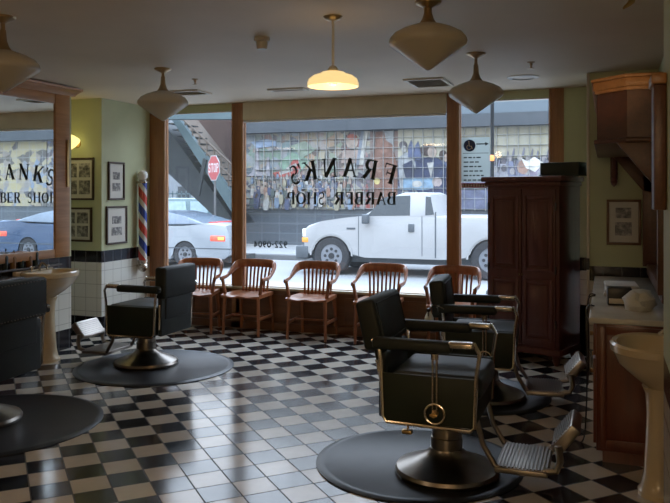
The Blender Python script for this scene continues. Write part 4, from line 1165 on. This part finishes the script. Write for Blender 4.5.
# lamp post seen through the right window
p = atY(492.3, 150, 12.2)
t_ = thing('street_post', 'slim dark street post standing outside the right window', 'post', (p.x, 12.2, -.05))
bm = new(); cyl(bm, (0, 0, 0), (0, 0, 4.4), .030, seg=12); obj('pole', bm, M['pitch'], t_)
bm = new(); za = atY(491.5, 158, 12.15).z + .05; lathe(bm, [(.001, -.05), (.035, -.045), (.045, 0), (.035, .045), (.001, .05)], (0, -.06, za), 14); obj('amber_reflection', bm, emis('amber_reflection_glow', (1, .38, .12), 1.2, (.6, .2, .05)), t_)  # glowing bead stands in for an orange reflection at the pole
bm = new(); lathe(bm, [(.001, 0), (.10, 0), (.10, .04), (.06, .10), (.04, .25), (.001, .25)], seg=16); obj('foot', bm, M['ventdark'], t_)

# --- vehicles
tyre = paint('tyre_rubber', (.018, .018, .02), .8); rim = paint('wheel_alloy', (.17, .18, .20), .45, .3); darkglass = paint('tinted_car_glass', (.02, .028, .034), .25); 
white_car = paint('white_car_paint', (.275, .275, .275), .4, 0, .02, 2, .2); silver = paint('silver_car_paint', (.23, .25, .27), .35, .1, .02, 2, .5); trimd = paint('grey_bumper', (.06, .07, .08), .6)
def arch(cx, cz, r, z0, n=12):
    """points around a wheel opening from its rear foot to its front foot at height z0 (right to left)"""
    a0 = math.asin(max(-1, min(1, (z0 - cz) / r)))
    return [(cx + r * math.cos(a0 + (PI - 2 * a0) * k / n), cz + r * math.sin(a0 + (PI - 2 * a0) * k / n)) for k in range(n + 1)]
def add_wheel(t, x, y, z, r, w=.24, spokes=6):
    bm = new()
    prof = [(r * .60, -w / 2 + .06), (r * .62, -w / 2), (r * .93, -w / 2), (r, -w / 2 + .03), (r, w / 2 - .03), (r * .93, w / 2), (r * .62, w / 2)]
    lathe(bm, prof, seg=32, close=False)
    for v in bm.verts: v.co = Vector((x + v.co.x, y + v.co.z, z + v.co.y))
    o = obj('wheel', bm, tyre, t)
    bm = new(); cyl(bm, (x, y - w / 2 + .02, z), (x, y + w / 2 - .03, z), r * .615, seg=28); obj('rim', bm, rim, o)
    bm = new()
    for k in range(spokes):
        a = 2 * PI * k / spokes; px_, pz_ = x + r * .36 * math.cos(a), z + r * .36 * math.sin(a)
        cyl(bm, (px_, y - w / 2 + .014, pz_), (px_, y - w / 2 + .024, pz_), r * .085, seg=10)
    cyl(bm, (x, y - w / 2 - .01, z), (x, y - w / 2 + .03, z), r * .16, seg=12)
    obj('hub', bm, tyre, o)
def side_glass(t, name, pts, y0, mat=None):
    bm = new(); prism(bm, [(a, b) for a, b in pts], 'y', y0, y0 + .03); return obj(name, bm, mat or darkglass, t)
# pickup truck; x axis is world x, nose to the left
YTk = 15.3; TW = 1.95
t_ = thing('pickup_truck', 'white pickup truck parked nose left outside the middle window', 'truck', (0, 0, 0))
body = [(-6.30, .40), (-6.33, .62), (-6.30, .78), (-6.20, .87), (-5.9, .97), (-5.3, 1.06), (-4.95, 1.09), (-3.35, 1.09), (-3.33, 1.10), (-1.15, 1.10), (-1.12, .40), (-1.3, .23)]
body += arch(-2.2, .22, .47, .23) + [(-3.2, .20), (-4.9, .20)] + arch(-5.66, .22, .47, .23) + [(-6.2, .25)]
bm = new(); prism(bm, body, 'y', YTk, YTk + TW, bev=.035)
b_ = obj('body', bm, white_car, t_)
bm = new()
va, vb = prism(bm, [(-4.98, 1.07), (-4.20, 1.55), (-4.02, 1.60), (-3.62, 1.605), (-3.48, 1.56), (-3.34, 1.07)], 'y', YTk + .02, YTk + TW - .02, bev=.03)
for v in bm.verts:
    f = (v.co.z - 1.07) / .53; c_ = YTk + TW / 2; v.co.y = c_ + (v.co.y - c_) * (1 - .12 * max(0, f))
obj('cab', bm, white_car, t_)
def tk(pts, y=YTk): return [(atY(a, b, y).x, atY(a, b, y).z) for a, b in pts]
def tilt_glass(name, pts, mat=darkglass):
    P_ = tk(pts); bm = new(); prism(bm, P_, 'y', YTk + .012, YTk + .05)
    for v in bm.verts:
        f = max(0, (v.co.z - 1.07) / .53); v.co.y += .117 * f
    return obj(name, bm, mat, t_)
tilt_glass('door_window', [(366.5, 216.5), (381, 198.5), (387, 196.3), (409, 195.6), (409.5, 216)])
tilt_glass('rear_quarter_window', [(424.5, 196.5), (429.5, 197), (433.5, 214.5), (425, 215.5)])
bm = new()
for a in (358.5, 422): 
    p, q = atY(a, 216, YTk), atY(a, 256, YTk); box(bm, p.x - .008, p.x + .008, YTk - .003, YTk + .004, q.z, p.z)
p, q = atY(435.5, 212, YTk), atY(435.5, 258, YTk); box(bm, p.x - .015, p.x + .015, YTk - .003, YTk + .004, q.z, p.z)
obj('door_seam', bm, trimd, t_)
p = atY(411.3, 228, YTk); bm = new(); box(bm, p.x - .065, p.x + .065, YTk - .02, YTk, p.z - .085, p.z + .085, bev=.01); obj('door_handle', bm, trimd, t_)
p = atY(351, 228.5, YTk); bm = new(); box(bm, p.x - .10, p.x + .10, YTk - .008, YTk, p.z - .02, p.z + .02); obj('badge', bm, trimd, t_)
p = atY(364.5, 219, YTk - .15); bm = new(); box(bm, p.x - .05, p.x + .08, YTk - .22, YTk - .04, p.z - .10, p.z + .10, bev=.02); cyl(bm, (p.x + .02, YTk - .06, p.z - .03), (p.x + .02, YTk + .03, p.z - .03), .02, seg=8); obj('wing_mirror', bm, trimd, t_)
bm = new(); box(bm, -6.52, -6.24, YTk + .02, YTk + TW - .02, .12, .42, bev=.04); box(bm, -6.46, -6.20, YTk - .01, YTk + .1, .16, .42, bev=.02); obj('front_bumper', bm, trimd, t_)
bm = new(); box(bm, -6.345, -6.25, YTk - .008, YTk + .3, .62, .80, bev=.02); h_ = obj('headlight', bm, paint('lamp_lens', (.60, .60, .55), .1), t_)
bm = new(); box(bm, -6.35, -6.20, YTk - .012, YTk + .28, .50, .61, bev=.015); obj('indicator', bm, paint('amber_lens', (.75, .28, .05), .15), t_)
bm = new(); box(bm, -6.2, -1.2, YTk + .25, YTk + TW - .25, .08, .24); obj('chassis', bm, trimd, t_)
bm = new()
for cx in (-5.66, -2.2):
    pts = [(cx + r * math.cos(a * PI / 14), .22 + r * math.sin(a * PI / 14)) for r, rng in ((.50, range(0, 15)), (.465, range(14, -1, -1))) for a in rng]
    prism(bm, pts, 'y', YTk - .012, YTk + .01)
obj('arch_lips', bm, white_car, t_)
bm = new(); box(bm, -6.0, -5.3, YTk + .06, YTk + .5, .1, .70); box(bm, -2.55, -1.85, YTk + .06, YTk + .5, .1, .70); obj('wheel_well', bm, M['ventdark'], t_)
for x in (-5.66, -2.2):
    for y in (YTk + .13, YTk + TW - .13): add_wheel(t_, x, y, .215, .413, .25, 8)
# sedans
def sedan(label, dx, silver, YC=15.6):
    t_ = thing('sedan_car', label, 'car', (0, 0, 0))
    lo = [(-8.16, .12), (-8.12, .32), (-8.14, .58), (-8.24, .82), (-8.5, .875), (-9.0, .86), (-9.6, .80), (-11.9, .78), (-12.6, .66), (-12.85, .48), (-12.85, .05), (-12.75, .0)]
    lo += list(reversed(arch(-12.05, .13, .36, .02))) + [(-11.6, -.02), (-9.95, -.02)] + list(reversed(arch(-9.53, .13, .36, .02))) + [(-8.3, .02)]
    bm = new(); prism(bm, lo, 'y', YC, YC + 1.70, bev=.04)
    for v in bm.verts:
        if v.co.x > -8.7: v.co.x -= .17 + .42 * (v.co.y - YC) / 1.7
    obj('body', bm, silver, t_)
    bm = new(); prism(bm, [(-8.95, .84), (-9.75, 1.06), (-10.2, 1.14), (-11.0, 1.15), (-11.35, 1.09), (-12.05, .78)], 'y', YC + .04, YC + 1.71, bev=.04)
    for v in bm.verts:
        f = max(0, (v.co.z - .8) / .42); c_ = YC + .875; v.co.y = c_ + (v.co.y - c_) * (1 - .22 * f)
    obj('cabin', bm, paint('sedan_roof_glass', (.10, .125, .16), .12), t_)
    bm = new(); box(bm, -8.84, -8.42, YC - .01, YC + .2, .44, .59, bev=.03); l_ = obj('tail_light', bm, paint('red_lens', (.75, .10, .06), .15), t_)
    bm = new(); box(bm, -8.62, -8.46, YC - .016, YC - .006, .48, .55, bev=.004); obj('amber_lens', bm, paint('amber_lens_b', (.85, .50, .10), .15), l_)
    bm = new(); box(bm, -9.05, -8.85, YC + .3, YC + 1.35, .865, .89, bev=.01); obj('high_brake_light', bm, paint('red_lens_b', (.5, .06, .06), .2), t_)
    bm = new(); box(bm, -12.6, -8.4, YC + .2, YC + 1.55, -.06, .06); obj('underbody', bm, M['ventdark'], t_)
    bm = new(); box(bm, -9.85, -9.2, YC + .06, YC + .4, -.02, .46); box(bm, -12.35, -11.75, YC + .06, YC + .4, -.02, .46); obj('wheel_well', bm, M['ventdark'], t_)
    bm = new(); box(bm, -11.9, -8.2, YC - .008, YC + .002, .26, .285); obj('side_moulding', bm, trimd, t_)
    for x in (-9.53, -12.05):
        for y in (YC + .11, YC + 1.64): add_wheel(t_, x, y, .115, .312, .2, 6)

    t_.location.x = dx
sedan('silver sedan seen from its tail through the narrow left window', 0, silver)
sedan('dark blue sedan parked behind the white pickup, seen in the left mirror', 13.6, paint('dark_blue_car_paint', (.04, .07, .13), .25, .2, .02, 2, .5))
# dark van further off
t_ = thing('estate_car', 'small dark green estate car parked behind the silver sedan', 'car', (0, 0, 0))
YV = 24.0; green_car = paint('dark_green_paint', (.10, .17, .19), .3, 0, .05, 2, .4)
a = atY(212.5, 222, YV).x
bm = new(); prism(bm, [(a, .1), (a + .03, .7), (a - .03, .85), (a - 4.2, .8), (a - 4.3, .1)], 'y', YV, YV + 1.7, bev=.05); obj('body', bm, green_car, t_)
bm = new(); prism(bm, [(a - .02, .83), (a - .2, 1.40), (a - 2.6, 1.42), (a - 3.3, .8)], 'y', YV + .06, YV + 1.64, bev=.05); obj('cabin', bm, green_car, t_)
for q in ((.22, .95), (1.1, 1.9)):
    bm = new(); prism(bm, [(a - q[0], .88), (a - q[0] - .06, 1.30), (a - q[1], 1.30), (a - q[1], .88)], 'y', YV + .04, YV + .08); obj('side_window', bm, paint('van_glass', (.30, .40, .44), .1), t_)
for x in (a - .8, a - 3.4): add_wheel(t_, x, YV + .1, .12, .32, .2)
# far street at the left: pale building and blue fence
t_ = thing('corner_building', 'pale grey building with rows of windows at the far end of the side street', 'building', (0, 0, 0))
bm = new(); box(bm, -44, -18, 46, 47, -.2, 9.5); obj('facade', bm, smat('pale_facade', (.36, .40, .44), (.46, .50, .53)), t_)
for k in range(8):
    for j in range(3):
        bm = new(); x = -32 + k * 1.7; z = .6 + j * 2.6; box(bm, x, x + .9, 45.94, 46.0, z, z + 1.5); obj('window', bm, darkglass, t_)
t_ = thing('street_fence', 'blue grey railing fence behind the silver sedan', 'fence', (0, 0, 0))
YF = 27.5
bm = new()
x0 = atY(150, 200, YF).x; x1 = atY(243, 200, YF).x
for z in (.35, 1.55): box(bm, x0, x1, YF, YF + .05, z, z + .06)
x = x0
while x < x1: box(bm, x, x + .035, YF, YF + .035, -.2, 1.7); x += .22
obj('railing', bm, steel, t_)

# ================================================================= LIGHT
W = bpy.data.worlds.new('overcast_sky'); S.world = W; W.use_nodes = True; t = W.node_tree
bg = t.nodes['Background']
# cloudy sky, much brighter overhead than at the horizon
tc = t.nodes.new('ShaderNodeTexCoord'); sx = t.nodes.new('ShaderNodeSeparateXYZ'); lnk(t, tc.outputs['Generated'], sx.inputs[0])
up = math_n(t, 'MAXIMUM', sx.outputs[2], 0.0)
lnk(t, ramp(t, up, [(.0, (.86, .92, 1.0)), (.8, (.62, .77, 1.0))]), bg.inputs[0])
lnk(t, math_n(t, 'MULTIPLY_ADD', math_n(t, 'POWER', up, 1.5), 11.0, 3.0), bg.inputs[1])
def lamp(name, loc, energy, color, size=.1):
    l = bpy.data.lights.new(name, 'POINT'); l.energy = energy; l.color = color; l.shadow_soft_size = size
    o = bpy.data.objects.new(name, l); COL.objects.link(o); o.location = loc; return o
lamp('dome_lamp_light', (-1.549, 4.22, 2.17), 2.0, (1, .68, .36), .05)
sc = bpy.data.objects['wall_sconce'].location
lamp('sconce_light', (sc.x, sc.y - .33, sc.z), 1.0, (1, .75, .35), .05)
# the room's warm lamps behind the viewer
lamp('rear_lamp_light', (.1, .2, 2.3), 8, (1, .66, .38), .2)
lamp('rear_lamp_light', (1.3, -1.8, 2.15), 58, (1, .68, .42), .2)
lamp('rear_lamp_light', (-.35, -1.5, 2.15), 48, (1, .70, .44), .2)
l = bpy.data.lights.new('unseen_fill_light', 'AREA'); l.shape = 'DISK'; l.size = .5; l.energy = 12; l.color = (1, .72, .46)  # unseen fill added to brighten the left side, no fixture
o = bpy.data.objects.new('unseen_fill_light', l); COL.objects.link(o); o.location = (-3.4, .4, 2.6)

l = bpy.data.lights.new('crown_fill_spot', 'SPOT'); l.energy = 95; l.color = (1, .66, .34); l.spot_size = math.radians(11); l.spot_blend = .6; l.shadow_soft_size = .04  # unseen spot added to brighten the canopy crown, no fixture
o = bpy.data.objects.new('crown_fill_spot', l); COL.objects.link(o); o.location = (-1.0, 2.0, 2.5)
o.rotation_euler = (Vector((.02, 4.95, 2.27)) - Vector((-1.0, 2.0, 2.5))).to_track_quat('-Z', 'Y').to_euler()

# ================================================================= CAMERA
cd = bpy.data.cameras.new('camera'); co = bpy.data.objects.new('camera', cd); COL.objects.link(co)
cd.sensor_fit = 'HORIZONTAL'; cd.sensor_width = 36; cd.lens = FPX / 670 * 36
cd.shift_y = -(251.5 - HOR) / 670
co.location = (0, 0, EYE); co.rotation_euler = (PI / 2, 0, BETA)
cd.clip_start = .02; cd.clip_end = 200
S.camera = co
S.view_settings.view_transform = 'Standard'; S.view_settings.look = 'None'
S.view_settings.exposure = -0.27; S.view_settings.gamma = 1; S.view_settings.use_curve_mapping = False
S.cycles.use_denoising = True
S.cycles.max_bounces = 10; S.cycles.transparent_max_bounces = 16
S.cycles.sample_clamp_indirect = 4
